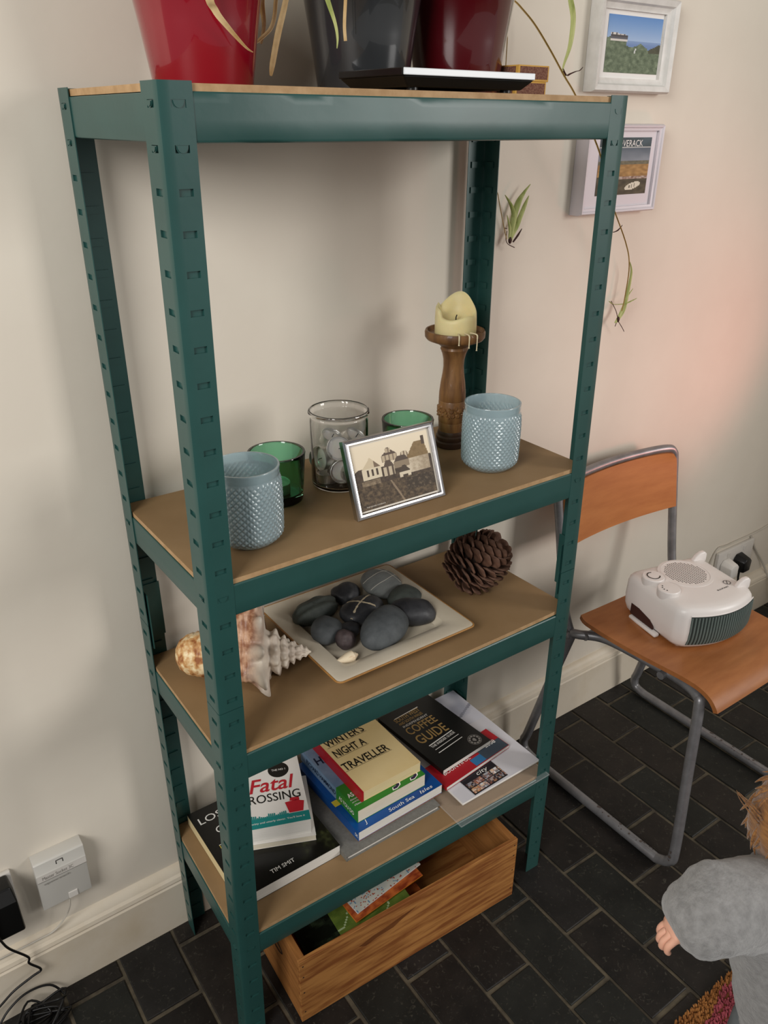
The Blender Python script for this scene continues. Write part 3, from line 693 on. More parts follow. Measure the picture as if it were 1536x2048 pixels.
# ================================================================ third board: shell, plate of stones, pine cone
Z3 = ZT[2]
mat('plate_glaze', '#cfc5b2', 0.3, col2='#c3b8a3', scale=9, spec=.5, coat=.3, croughness=.15); mat('plate_rim', '#a8793f', 0.5, col2='#8e6331', scale=30)
PX0, PX1, PY0, PY1 = .2085, .4925, .0285, .2915
t = thing('square_plate', 'square cream stoneware plate with a brown edge holding grey pebbles', 'plate', ((PX0 + PX1) / 2, (PY0 + PY1) / 2, Z3))
hx_, hy_ = (PX1 - PX0) / 2, (PY1 - PY0) / 2
def rr(a, b, r, n=5):
    pts = []
    for cx, cy, s in ((a - r, b - r, 0), (-a + r, b - r, 1), (-a + r, -b + r, 2), (a - r, -b + r, 3)):
        for k in range(n + 1): q = PI / 2 * (s + k / n); pts.append((cx + r * math.cos(q), cy + r * math.sin(q)))
    return pts
def skin_rings(rings):
    m = MB(); n = len(rings[0][0])
    vs = [(x, y, z) for pts, z in rings for x, y in pts]
    return m.add(vs, [(i * n + k, i * n + (k + 1) % n, (i + 1) * n + (k + 1) % n, (i + 1) * n + k) for i in range(len(rings) - 1) for k in range(n)] + [tuple(reversed(range(n))), tuple((len(rings) - 1) * n + k for k in range(n))])
m = skin_rings([(rr(.090, .078, .02), 0), (rr(.094, .082, .02), .0012), (rr(.110, .096, .018), .010), (rr(hx_ - .003, hy_ - .003, .010), .0190), (rr(hx_ - .0015, hy_ - .0015, .010), .0235), (rr(hx_ - .006, hy_ - .006, .010), .0248),
    (rr(.116, .104, .014), .0222), (rr(.1065, .0915, .014), .0195), (rr(.103, .086, .014), .0125), (rr(.098, .082, .014), .0070), (rr(.085, .07, .014), .0060), (rr(.01, .01, .004), .0058)])
part('plate', m, 'plate_glaze', t, smooth=40)
m = MB(); m.tube([(x, y, .0226) for x, y in rr(hx_ - .0012, hy_ - .0012, .010, 6)], .0017, 8, closed=True); part('rim', m, 'plate_rim', t, smooth=60)
mat('stone_dark', '#515557', 0.65, col2='#3f4345', scale=40, bump=.25, bscale=160, spec=.4); mat('stone_black', '#232427', 0.5, col2='#38393c', scale=30, bump=.3, bscale=120, spec=.5)
mat('stone_green', '#4c524c', 0.7, col2='#353a37', scale=28, bump=.5, bscale=70); mat('stone_grey', '#7b7f7d', 0.6, col2='#666a69', scale=18, stretch=(1, 4, 4), bump=.2, bscale=150)
mat('stone_purple', '#544848', 0.6, col2='#332a2b', scale=40, bump=.4, bscale=100); mat('stone_vein', '#b9b5aa', 0.65); mat('quartz_band', '#b5a78c', 0.65)
ZP = Z3 + .006
def stone(label, x, y, z, a, b, c, rz, m_, seed, tilt=(0, 0), pw=2.3, lump=.06, ridges=0):
    t = thing('pebble', label, 'stone', (x, y, z), group='pebbles on the square plate', rot=(tilt[0], tilt[1], rz))
    mb = MB(); nu, nv = 40, 22; a *= .95; b *= .95
    def pt(th, ph):
        f = lambda q, e: math.copysign(abs(q) ** e, q); e = 2 / pw
        X = f(math.cos(ph), e) * f(math.cos(th), e); Y = f(math.cos(ph), e) * f(math.sin(th), e); Zz = math.sin(ph)
        k = 1 + lump * (nz(X * 1.2 + seed, Y * 1.2, Zz * 1.2) + .4 * nz(X * 3 + seed, Y * 3, Zz * 3))
        if ridges: k += ridges * math.sin(Y * 9 + 2 * nz(X * 1.5, Y, seed)) * max(0, Zz)
        taper = 1 + .18 * math.sin(seed * 1.7) * X
        return Vector((a * X * k, b * Y * k * taper, c * Zz * k))
    def fn(u, v): return pt(2 * PI * u, -PI / 2 + PI * (.02 + .96 * v))
    mb.grid(fn, nu, nv, wrap=True)
    mb.f.append(tuple(reversed(range(nu)))); mb.f.append(tuple(nv * nu + k for k in range(nu)))
    part('stone', mb, m_, t, smooth=80); t['radii'] = 0
    del t['radii']
    return t, pt
def vein(t, pt, line, wid, m_, name='vein'):
    """thin quartz vein lying on the stone: line = list of (x,y) directions on the top face"""
    q = MB(); P = []
    for (xa, ya), (xb, yb) in zip(line, line[1:]):         # straight runs across the top of the stone, in its own unit circle
        for k in range(8):
            x = xa + (xb - xa) * k / 7; y = ya + (yb - ya) * k / 7; P.append(pt(math.atan2(y, x), math.acos(min(.985, math.hypot(x, y)))) * 1.006)
    n = len(P); vs = []
    for i, p in enumerate(P):
        tt = (P[min(i + 1, n - 1)] - P[max(i - 1, 0)]).normalized(); nn = p.normalized(); nn = Vector((nn.x * .3, nn.y * .3, 1)).normalized(); s = tt.cross(nn).normalized()
        vs += [p - s * wid / 2 - nn * .0004, p + nn * .0004, p + s * wid / 2 - nn * .0004]
    q.add(vs, [(i * 3 + k, i * 3 + k + 1, i * 3 + k + 4, i * 3 + k + 3) for i in range(n - 1) for k in (0, 1)])
    return part(name, q, m_, t, smooth=80, recalc=False)
stone('largest smooth charcoal pebble at the front of the square plate', .347, .103, ZP + .026, .055, .036, .024, .35, 'stone_dark', 1.0, tilt=(.25, -.12), pw=2.15, lump=.05)
t, pt = stone('flat mid grey pebble with thin white veins, at the back of the plate', .432, .228, ZP + .0235, .042, .040, .013, .2, 'stone_grey', 2.0, tilt=(.30, .05), pw=2.2, lump=.04)
vein(t, pt, [(-.9, .35), (.1, .45), (.85, .42)], .0022, 'stone_vein'); vein(t, pt, [(-.92, -.12), (.0, -.10), (.95, .02)], .0018, 'stone_vein')
vein(t, pt, [(.25, .85), (.55, .3), (.75, -.5)], .0011, 'stone_vein')
stone('small rough dark pebble at the back left of the veined grey one', .365, .246, ZP + .017, .030, .024, .017, .2, 'stone_black', 3.1, tilt=(.2, 0), lump=.12)
stone('long ridged dark green pebble at the left end of the plate', .284, .226, ZP + .019, .048, .024, .019, .10, 'stone_green', 4.2, tilt=(.15, 0), pw=2.6, lump=.14, ridges=.07)
stone('smooth dark pebble in front of the long ridged one', .270, .162, ZP + .019, .034, .029, .019, .6, 'stone_dark', 5.0, tilt=(.2, .1), lump=.08)
t, pt = stone('dark pebble crossed by two pale quartz bands', .353, .176, ZP + .022, .046, .029, .021, .12, 'stone_black', 6.0, tilt=(.1, 0), lump=.05)
vein(t, pt, [(-.55, .80), (.35, -.85)], .0052, 'quartz_band', 'quartz_band'); vein(t, pt, [(-.85, -.42), (.80, .50)], .0050, 'quartz_band', 'quartz_band')
stone('blackest pebble, at the right end of the plate', .425, .121, ZP + .0215, .043, .029, .020, -.30, 'stone_black', 7.3, tilt=(.25, .2), pw=2.5, lump=.07)
stone('mottled greenish pebble behind the blackest one', .444, .176, ZP + .017, .033, .028, .017, .1, 'stone_green', 8.0, lump=.1)
stone('small purplish pebble beside the little cone shell', .2835, .125, ZP + .0165, .0175, .019, .0165, .3, 'stone_purple', 9.0, tilt=(.1, .2), lump=.12)
stone('small black pebble wedged between the purplish and the largest pebble', .306, .146, ZP + .0145, .021, .016, .0145, .0, 'stone_black', 10.0, lump=.1)
stone('small white pebble at the right corner of the plate', .4700, .1055, ZP + .0085, .010, .008, .0075, .4, 'stone_vein', 11.0, lump=.1)
# little cone shell
mat('shell_cream', '#e3d3b6', 0.45, col2='#b98f63', scale=120, stretch=(.3, 1, 1), lo=.5, hi=.75, bump=.2, bscale=150)
t = thing('cone_shell', 'small cream striped cone shell on the near corner of the plate', 'shell', (.2600, .0850, ZP + .0105), rot=(0, 0, -.02))
m = MB(); prof = [(.0005, -.023), (.0030, -.019), (.0060, -.010), (.0088, .000), (.0103, .008), (.0100, .0115), (.0075, .0125), (.0072, .0150), (.0055, .0158), (.0048, .0182), (.0030, .0190), (.0024, .0212), (.0003, .0225)]
m.lathe(prof, 28, Ry(PI / 2)); part('shell', m, 'shell_cream', t, smooth=35)
# conch
def conch_material():
    m = mat('conch_shell', '#b98a58', 0.5, spec=.45, coat=.1); nt = m.node_tree; b = nt.nodes['Principled BSDF']; L = nt.links
    tc = nt.nodes['Texture Coordinate'] if 'Texture Coordinate' in nt.nodes else nt.nodes.new('ShaderNodeTexCoord')
    n1 = nt.nodes.new('ShaderNodeTexNoise'); n1.inputs['Scale'].default_value = 75; n1.inputs['Detail'].default_value = 7
    n2 = nt.nodes.new('ShaderNodeTexNoise'); n2.inputs['Scale'].default_value = 14
    L.new(tc.outputs['Object'], n1.inputs['Vector']); L.new(tc.outputs['Object'], n2.inputs['Vector'])
    r1 = nt.nodes.new('ShaderNodeValToRGB'); e = r1.color_ramp.elements
    e[0].position = .36; e[0].color = (*lin('#94592f'), 1); e[1].position = .62; e[1].color = (*lin('#ecd9ae'), 1); k = e.new(.48); k.color = (*lin('#c99a63'), 1)
    L.new(n1.outputs['Fac'], r1.inputs['Fac'])
    r2 = nt.nodes.new('ShaderNodeValToRGB'); e = r2.color_ramp.elements
    e[0].position = .35; e[0].color = (*lin('#b3a294'), 1); e[1].position = .62; e[1].color = (*lin('#ddd2c2'), 1)
    L.new(n2.outputs['Fac'], r2.inputs['Fac'])
    r4 = nt.nodes.new('ShaderNodeValToRGB'); e = r4.color_ramp.elements
    e[0].position = .4; e[0].color = (*lin('#8a5638'), 1); e[1].position = .6; e[1].color = (*lin('#c79c7c'), 1); L.new(n1.outputs['Fac'], r4.inputs['Fac'])
    sx = nt.nodes.new('ShaderNodeSeparateXYZ'); L.new(tc.outputs['Object'], sx.inputs['Vector'])
    mx = nt.nodes.new('ShaderNodeMix'); mx.data_type = 'RGBA'; mr = nt.nodes.new('ShaderNodeMapRange'); mr.inputs['From Min'].default_value = .03; mr.inputs['From Max'].default_value = .10
    L.new(sx.outputs['X'], mr.inputs['Value']); L.new(mr.outputs['Result'], mx.inputs['Factor']); L.new(r1.outputs['Color'], mx.inputs['A']); L.new(r4.outputs['Color'], mx.inputs['B'])
    mx2 = nt.nodes.new('ShaderNodeMix'); mx2.data_type = 'RGBA'; mr2 = nt.nodes.new('ShaderNodeMapRange'); mr2.inputs['From Min'].default_value = .118; mr2.inputs['From Max'].default_value = .142
    ad = nt.nodes.new('ShaderNodeMath'); ad.operation = 'MULTIPLY_ADD'; ad.inputs[1].default_value = .05; L.new(n2.outputs['Fac'], ad.inputs[0]); L.new(sx.outputs['X'], ad.inputs[2])
    sb_ = nt.nodes.new('ShaderNodeMath'); sb_.operation = 'SUBTRACT'; sb_.inputs[1].default_value = .025; L.new(ad.outputs[0], sb_.inputs[0]); L.new(sb_.outputs[0], mr2.inputs['Value'])
    L.new(mr2.outputs['Result'], mx2.inputs['Factor']); L.new(mx.outputs['Result'], mx2.inputs['A']); L.new(r2.outputs['Color'], mx2.inputs['B'])
    L.new(mx2.outputs['Result'], b.inputs['Base Color'])
    bp = nt.nodes.new('ShaderNodeBump'); bp.inputs['Strength'].default_value = .5; bp.inputs['Distance'].default_value = .002; L.new(n1.outputs['Fac'], bp.inputs['Height']); L.new(bp.outputs['Normal'], b.inputs['Normal'])
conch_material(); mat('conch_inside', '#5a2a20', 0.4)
c0 = Vector((.028, .226, Z3)); c1 = Vector((.212, .116, Z3)); ax = (c1 - c0); CL = ax.length; ang0 = math.atan2(ax.y, ax.x)
t = thing('conch_shell', 'large spiky conch shell behind the front left shelf post', 'shell', c0, ang0)
m = MB(); NU, NV = 120, 130
def axis_z(s): return .038 - .006 * s
knobs = []
for wv, (s0, s1, nk, amp, wd) in enumerate([(.575, .660, 10, .040, .0092), (.715, .755, 10, .0125, .0075), (.79, .82, 10, .008, .0055), (.85, .875, 10, .0055, .004), (.905, .925, 9, .0042, .0034), (.952, .962, 8, .003, .0026)]):
    for k in range(nk): q = k / nk; knobs.append((s0 + (s1 - s0) * q, 2 * PI * q + wv * .5, amp * ((.62 + .55 * max(0, math.cos(2 * PI * q + wv * .5 - 3.3)) + .25 * max(0, math.cos(2 * PI * q - 1.0))) if wv == 0 else 1), wd))
def base_r(s, th):
    P = [(0, .012), (.03, .024), (.08, .032), (.18, .037), (.34, .040), (.5, .045), (.58, .047), (.66, .038), (.70, .027), (.74, .0265), (.77, .020), (.805, .0195), (.83, .0150), (.862, .0142), (.885, .0105), (.915, .010), (.935, .0068), (.958, .006), (1, .0012)]
    for (a, ra), (b, rb) in zip(P, P[1:]):
        if s <= b: return ra + (rb - ra) * (s - a) / (b - a)
    return .001
def shell_pt(u, v):
    s = v; th = 2 * PI * u; r = base_r(s, th)
    x = s * CL; y = r * math.cos(th); z = r * math.sin(th)
    lip = 0.0
    if s < .66:                                           # the flared outer lip, a wing along one side
        e = math.exp(-((((th - 1.35 + PI) % (2 * PI)) - PI) / .42) ** 2); lip = e * .046 * math.exp(-((s - .54) / .13) ** 2)
        e2 = math.exp(-((((th - 3.35 + PI) % (2 * PI)) - PI) / .30) ** 2); lip += e2 * .012 * math.exp(-((s - .50) / .16) ** 2)
    r2 = r + lip + .0011 * nz(s * 30, th * 3) + (.0006 * math.sin(s * 170) if s > .1 else 0)
    dx = 0
    for ks, kt, amp, wd in knobs:
        if abs(ks - s) * CL > 3 * wd: continue
        da = ((th - kt + PI) % (2 * PI)) - PI; dd = ((ks - s) * CL) ** 2 + (da * max(r, .006)) ** 2
        if dd < 9 * wd * wd: g = math.exp(-dd / (wd * wd) * 1.3); r2 += amp * g; dx += amp * g * .35
    zz = axis_z(s) + r2 * math.sin(th)
    return (x + dx, r2 * math.cos(th), max(zz, .0004 + .002 * (1 - math.sin(PI * s)) if zz < 0 else zz))
m.grid(shell_pt, NU, NV, wrap=True); m.f.append(tuple(reversed(range(NU)))); m.f.append(tuple(NV * NU + k for k in range(NU)))
part('shell', m, 'conch_shell', t, smooth=70)
hp = Vector(shell_pt((-1.10 % (2 * PI)) / (2 * PI), .60)); 
m = MB()
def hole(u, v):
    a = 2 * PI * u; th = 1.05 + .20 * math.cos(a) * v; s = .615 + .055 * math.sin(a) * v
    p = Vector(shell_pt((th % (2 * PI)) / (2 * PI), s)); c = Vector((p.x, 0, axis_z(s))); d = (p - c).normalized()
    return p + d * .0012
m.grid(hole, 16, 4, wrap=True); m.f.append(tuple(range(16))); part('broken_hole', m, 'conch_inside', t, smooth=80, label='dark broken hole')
# pine cone
mat('cone_scale', '#7d5a47', 0.75, col2='#5d4234', scale=40, bump=.4, bscale=120); mat('cone_core', '#2e2019', 0.9)
KC = Vector((.595, .148, Z3 + .0600))
dirc = Vector((.45, -.35, .52)).normalized()              # the tip of the cone points towards the right front
q4 = dirc.to_track_quat('Z', 'Y')
t = thing('pine_cone', 'large open brown pine cone at the right end of the third board', 'pine cone', KC, rot=q4.to_euler())
m = MB(); m.lathe([(.004, -.050), (.020, -.044), (.030, -.02), (.030, .008), (.020, .034), (.006, .046)], 24); part('core', m, 'cone_core', t, smooth=60)
sm = MB(); nl, nw = 7, 4
def scale_pt(u, v, top):
    ln = .033; x = ln * v; wd = (.0045 + .0098 * min(1, v / .62) ** .8) * (1 if v < .75 else math.sqrt(max(0, 1 - ((v - .75) / .27) ** 2)))
    y = (u - .5) * 2 * wd; z = .0065 * v ** 2 + .0018 * (1 - (2 * u - 1) ** 2) * v
    th = .0013 + .0042 * math.exp(-((v - .86) / .13) ** 2) * (1 - .5 * (2 * u - 1) ** 2)
    return (x, y, z + (th / 2 if top else -th / 2))
vt = [scale_pt(i / nw, j / nl, True) for j in range(nl + 1) for i in range(nw + 1)]; vb = [scale_pt(i / nw, j / nl, False) for j in range(nl + 1) for i in range(nw + 1)]
R_ = nw + 1; Q = len(vt); fs = [(j * R_ + i, j * R_ + i + 1, (j + 1) * R_ + i + 1, (j + 1) * R_ + i) for j in range(nl) for i in range(nw)]
ring = [i for i in range(R_)] + [j * R_ + nw for j in range(1, nl + 1)] + [nl * R_ + i for i in range(nw - 1, -1, -1)] + [j * R_ for j in range(nl - 1, 0, -1)]
sm.add(vt + vb, fs + [tuple(reversed([k + Q for k in f])) for f in fs] + [(ring[k], Q + ring[k], Q + ring[(k + 1) % len(ring)], ring[(k + 1) % len(ring)]) for k in range(len(ring))])
sme = sm.mesh('scale', 60); sme.materials.append(MC['cone_scale'])
NS = 100
for i in range(NS):
    f = (i + .5) / NS; zz = -.047 + .090 * f; a = i * 2.39996
    rad = .028 * math.sqrt(max(.05, 1 - (zz / .052) ** 2)); el = -0.45 + 1.40 * f + .12 * math.sin(i * 7.1)
    sz = (.62 + .55 * math.sin(PI * (.12 + .80 * f)))
    o = bpy.data.objects.new('scale', sme); COL.objects.link(o); o.parent = t
    o.matrix_local = Rz(a) @ T((rad * .80, 0, zz)) @ Ry(-el) @ Rx(.15 * math.sin(i * 3.3)) @ Matrix.Scale(sz, 4)
# ================================================================ lowest board: books and papers
Z4 = ZT[3]
mat('pages', '#e3dac6', 0.85, col2='#cfc4ad', scale=300, stretch=(.05, .05, 6), lo=.3, hi=.7); mat('pages_white', '#e6e3dc', 0.85, col2='#cbc7be', scale=300, stretch=(.05, .05, 6), lo=.3, hi=.7)
mat('pages_cream', '#e0cfa4', 0.85, col2='#cdb987', scale=300, stretch=(.05, .05, 6), lo=.3, hi=.7)
for n_, c_ in (('ink_black', '#15130f'), ('ink_white', '#e8e6e0'), ('ink_red', '#b3202c'), ('ink_gold', '#a98a55'), ('ink_navy', '#14233a'), ('ink_teal', '#1f7f7c'), ('ink_blue', '#2f6f9f'), ('ink_yellow', '#c9b23a'), ('ink_green', '#3b7a2c'), ('ink_purple', '#2c2440')):
    mat(n_, c_, 0.5, spec=.3)
mat('cover_black', '#131312', 0.35, spec=.5); mat('cover_cream', '#e0c995', 0.5, col2='#d6bc84', scale=6, spec=.35); mat('cover_red', '#a31522', 0.4); mat('cover_blue', '#0f4f94', 0.3, col2='#0b3f80', scale=10, spec=.5)
mat('cover_green', '#2f7a2a', 0.4, spec=.4); mat('cover_grey', '#77756f', 0.7, col2='#6c6a64', scale=200, bump=.2, bscale=500); mat('cover_orange', '#d0791f', 0.5); mat('cover_white', '#dedad4', 0.4, spec=.4)
mat('cover_bluegrey', '#7c93ad', 0.45, col2='#64809c', scale=18, spec=.4); mat('cover_dullblue', '#3a4652', 0.5)
def book(label, x, y, z, w_, d_, h_, rz, cover, pages, spine='left', hard=False, group=None, name='book', tiltm=None):
    """origin at the near left corner; w along x, d along y. The spine is on one side, pages show on the other three"""
    t = thing(name, label, 'book', (x, y, z), rz, group=group)
    if tiltm: t.rotation_euler = tiltm
    c = .0024 if hard else .0006; ov = .003 if hard else .0005
    m = MB(); m.box(0, w_, 0, d_, 0, c); m.box(0, w_, 0, d_, h_ - c, h_)
    if spine == 'left': m.box(-.0002, c, 0, d_, 0.0001, h_ - .0001)
    if spine == 'near': m.box(0, w_, -.0002, c, 0.0001, h_ - .0001)
    part('cover', m, cover, t, recalc=True)
    m = MB()
    m.box(c if spine == 'left' else ov, w_ - ov, c if spine == 'near' else ov, d_ - ov, c, h_ - c); part('pages', m, pages, t)
    return t
def panel(t, x0, x1, y0, y1, z, m, name='cover_panel', lift=.00025):
    q = MB(); q.add([(x0, y0, z + lift), (x1, y0, z + lift), (x1, y1, z + lift), (x0, y1, z + lift)], [(0, 1, 2, 3)]); return part(name, q, m, t, recalc=False)
def txt(t, s, x, y, w_, h_, z, m, rz=0.0, bold=0.0, shear=0.0, lift=.0005):
    return text(s, w_, h_, m, t, T((x, y, z + lift)) @ Rz(rz), bold=bold, shear=shear, thick=0)
def spine_txt(t, s, y0, ln, h_, zc, m, bold=.01, flip=True):
    """lettering on a left spine, reading from the back towards the front"""
    X = basis((-.0006, y0, zc - h_ / 2), (0, -1, 0), (0, 0, 1)); return text(s, ln, h_, m, t, X, bold=bold, thick=0)

# --- garden book
GW, GD, GH = .196, .224, .0245
t = book('large black garden book lying at the left front of the lowest board', .0295, .0640, Z4, GW, GD, GH, 0, 'cover_black', 'pages_white')
def garden(u, v):
    g = .5 + .8 * nz(u * 9, v * 9, 2) + .5 * nz(u * 26, v * 26, 3); e = max(0, (u - .45) * 1.6) * max(0, 1 - abs(v - .3) * 2.2)
    return mixc(hx('#0e0e0c'), mixc(hx('#20240f'), hx('#59603a'), max(0, g - .35)), e * 1.6 * max(0, g))
print_sheet('cover_print', GW - .001, GD - .001, 90, 90, garden, 'print_glossy', t, T((.0005, .0005, GH + .0002)))
m = MB(); m.add([(-.0005, 0, .001), (-.0005, GD, .001), (-.0005, GD, GH - .002), (-.0005, 0, GH - .002)], [(0, 3, 2, 1)]); part('spine_panel', m, 'pages_cream', t, recalc=False)
txt(t, 'LOST', .010, .186, .062, .0165, GH, 'ink_white'); txt(t, 'GARDENS', .028, .150, .10, .0165, GH, 'ink_white')
tim = t
panel(t, .018, .046, .1240, .1252, GH, 'ink_white', 'rule', .0004); panel(t, .018, .0192, .100, .124, GH, 'ink_yellow', 'rule', .0004)
# --- paperbacks on it
book('thin paperback with plain page edges under the red lettered crime novel', .0800, .1490, Z4 + GH + .0004, .127, .150, .0125, -.41, 'cover_white', 'pages', group='paperbacks on the garden book')
FH = .0330; fz = Z4 + GH + .0004 + .0129
FO = Vector((.1925, .1075, 0)) - Vector((.932, -.362, 0)) * .131
t = book('white paperback crime novel with red script title and a red ship', FO.x, FO.y, fz, .131, .178, FH, -.371, 'cover_white', 'pages_white', group='paperbacks on the garden book')
panel(t, 0, .131, 0, .0225, FH, 'ink_teal', 'teal_band'); txt(t, "Clever, witty and utterly clever. You'll love it", .006, .0085, .116, .0058, FH, 'ink_white')
txt(t, 'CROSSING', .010, .0580, .112, .0205, FH, 'ink_black', bold=.004)
txt(t, 'Fatal', .030, .0840, .086, .0350, FH, 'ink_red', bold=.012, shear=.25)
m = MB(); m.lathe([(.020, 0), (.020, .0003)], 24, T((.090, .136, FH))); part('badge', m, 'ink_black', t); txt(t, 'THE NO 1', .077, .133, .026, .005, FH, 'ink_white', lift=.0008)
sh = MB()                                                  # the ship's bow and funnel, flat print
sh.add([(.096, .0235, FH + .0004), (.121, .0235, FH + .0004), (.126, .047, FH + .0004), (.111, .052, FH + .0004), (.091, .050, FH + .0004)], [(0, 1, 2, 3, 4)])
sh.add([(.100, .052, FH + .0004), (.118, .050, FH + .0004), (.118, .058, FH + .0004), (.102, .060, FH + .0004)], [(0, 1, 2, 3)]); part('ship_print', sh, 'ink_red', t, recalc=False)
rnd = random.Random(4); sk = MB()
for i in range(26):
    x = .006 + i * .0034; h_ = rnd.uniform(.001, .008); sk.add([(x, .0225, FH + .0003), (x + .0030, .0225, FH + .0003), (x + .0030, .0225 + h_, FH + .0003), (x + .0008, .0225 + h_ * 1.2, FH + .0003)], [(0, 1, 2, 3)])
part('skyline_print', sk, 'ink_teal', t, recalc=False)
# --- middle stack
t = book('grey cloth hardback at the bottom of the middle book stack', .2265, .0440, Z4, .214, .235, .0120, -.005, 'cover_grey', 'pages_white', hard=True, group='middle book stack')
book('thin orange book between the grey and the blue one', .2640, .0600, Z4 + .0124, .195, .215, .0042, .02, 'cover_orange', 'pages_white', group='middle book stack')
bz = Z4 + .0170; BHH = .0215
t = book('bright blue book with white page edges under the green one', .2610, .0570, bz, .199, .213, BHH, .022, 'cover_blue', 'pages_white', group='middle book stack')
spine_txt(t, 'DK', .010, .009, .0075, BHH / 2, 'ink_white'); panel(t, -.0003, .012, .075, .09, BHH, 'ink_yellow', 'label_panel')
txt(t, 'J', .022, .006, .006, .012, BHH, 'ink_white', shear=.2); txt(t, 'South Sea', .075, .005, .060, .0075, BHH, 'ink_white', shear=.2); txt(t, 'Isles', .150, .005, .030, .0075, BHH, 'ink_white', shear=.2)
gz = bz + BHH + .0004; GHH = .0290
t = book('green and blue travel paperback with white lettering under the cream novel', .2725, .0760, gz, .158, .200, GHH, .015, 'cover_green', 'pages', group='middle book stack')
m = MB(); m.box(-.0006, .158, .072, .2003, GHH - .001, GHH + .0003); part('cover_panel', m, 'cover_bluegrey', t)
m = MB(); m.box(-.0006, .002, .072, .2003, .0002, GHH - .0002); part('spine_panel', m, 'cover_bluegrey', t)
spine_txt(t, 'AS YOU DO', .062, .050, .0095, GHH * .45, 'ink_white'); X = basis((-.0010, .178, GHH / 2 - .0055), (0, -1, 0), (0, 0, 1)); text('RICHARD HAMMOND', .105, .011, 'ink_navy', t, X, bold=.02, thick=0)
txt(t, 'AS', .0045, .0345, .0125, .0110, GHH, 'ink_white', bold=.02); txt(t, 'Adventures', .0030, .0270, .0165, .0045, GHH, 'ink_white'); txt(t, 'and the Big Man', .0030, .0200, .0200, .0042, GHH, 'ink_white'); txt(t, 'of Botswana', .0030, .0130, .0180, .0042, GHH, 'ink_white')
X = T((.0025, .140, GHH + .0007)) @ Rz(-.1); text('HAMMOND', .12, .022, 'ink_navy', t, X, bold=.02, thick=0)
for px_, s_ in ((.082, 1), (.124, -1)):
    for k, (mm_, sc_) in enumerate((('ink_white', 1.0), ('ink_purple', .74))):
        q = MB(); P = [(0, 0), (.010, -.001), (.021, .004), (.024, .010), (.017, .012), (.013, .0075), (.003, .0065)]
        cx, cy = .011, .0055
        q.add([(px_ + cx + (x - cx) * sc_, .0025 + cy + (y - cy) * sc_, GHH + .0004 + .0002 * k) for x, y in P], [tuple(range(7))]); part('boot_print', q, mm_, t, recalc=False)
cz_ = gz + GHH + .0006; CH = .0225
t = book('cream paperback novel with red spine and black capitals, top of the middle stack', .2905, .0895, cz_, .137, .198, CH, .005, 'cover_cream', 'pages_cream', group='middle book stack')
m = MB(); m.box(-.0008, .0042, -.0002, .1982, .0002, CH + .0003); part('spine_panel', m, 'cover_red', t)
def place_on(t, s, p0, p1, hh, zoff, m_, bold=.0, lift=.0005, under=False):
    """lettering between two points given in the frame of the photograph, laid on the horizontal face at height zoff of t"""
    z = t.location.z + zoff; a = atz(*p0, z); b = atz(*p1, z); mw = T(t.location) @ t.rotation_euler.to_matrix().to_4x4(); inv = mw.inverted(); a = inv @ a; b = inv @ b
    dv = (b - a); an = math.atan2(dv.y, dv.x)
    o = text(s, dv.length, hh, m_, t, T((a.x, a.y, zoff + lift)) @ Rz(an), bold=bold, thick=0)
    if under:
        q = MB(); X = T((a.x, a.y, zoff + lift)) @ Rz(an); q.add([X @ Vector(p) for p in ((-.001, -.0022, 0), (dv.length + .002, -.0022, 0), (dv.length + .002, -.0015, 0), (-.001, -.0015, 0))], [(0, 1, 2, 3)]); part('rule', q, m_, t, recalc=False)
    return o
place_on(tim, 'TIM SMIT', (544, 1748), (591, 1722), .0085, GH, 'ink_white', bold=.008)
place_on(t, 'TRAVELLER', (692, 1543), (781, 1499), .0205, CH, 'ink_black', bold=.012, under=True)
place_on(t, 'NIGHT A', (674, 1516), (735, 1487), .0205, CH, 'ink_black', bold=.012, under=True)
place_on(t, "WINTER'S", (655, 1497), (730, 1461), .0205, CH, 'ink_black', bold=.012, under=True)
place_on(t, 'IF ON A', (632, 1465), (690, 1437), .0205, CH, 'ink_black', bold=.012, under=True)

# --- right hand pile
mat('clear_film', '#f4f6f6', 0.08, alpha=0.06, spec=.5, bump=.25, bscale=30)
t = thing('plastic_wallet', 'clear plastic wallet hanging over the front edge of the lowest board', 'wallet', (.4445, -.0165, Z4))
m = MB(); nx_, ny_ = 24, 20
def film(u, v, k): x = .236 * u; y = .310 * v; z = .0009 + .0007 * nz(u * 7, v * 6, k) + (.0014 if k else 0) + .0012 * (1 if k else 0) * nz(u * 3, v * 4, 9); return (x, y, max(.0003, z) + (.0006 if k else 0))
m.grid(lambda u, v: film(u, v, 0), nx_, ny_); m.grid(lambda u, v: film(u, v, 1), nx_, ny_)
part('film', m, 'clear_film', t, smooth=80, recalc=False)
for x in (.0008, .2352):
    m = MB(); m.tube([(x, .001, .0018), (x, .30, .0018)], .0011, 6); part('seam', m, 'clear_film', t, smooth=60)
m = MB(); m.tube([(.001, .0008, .0018), (.235, .0008, .0018)], .0011, 6); part('seam', m, 'clear_film', t, smooth=60)
mz_ = Z4 + .0042
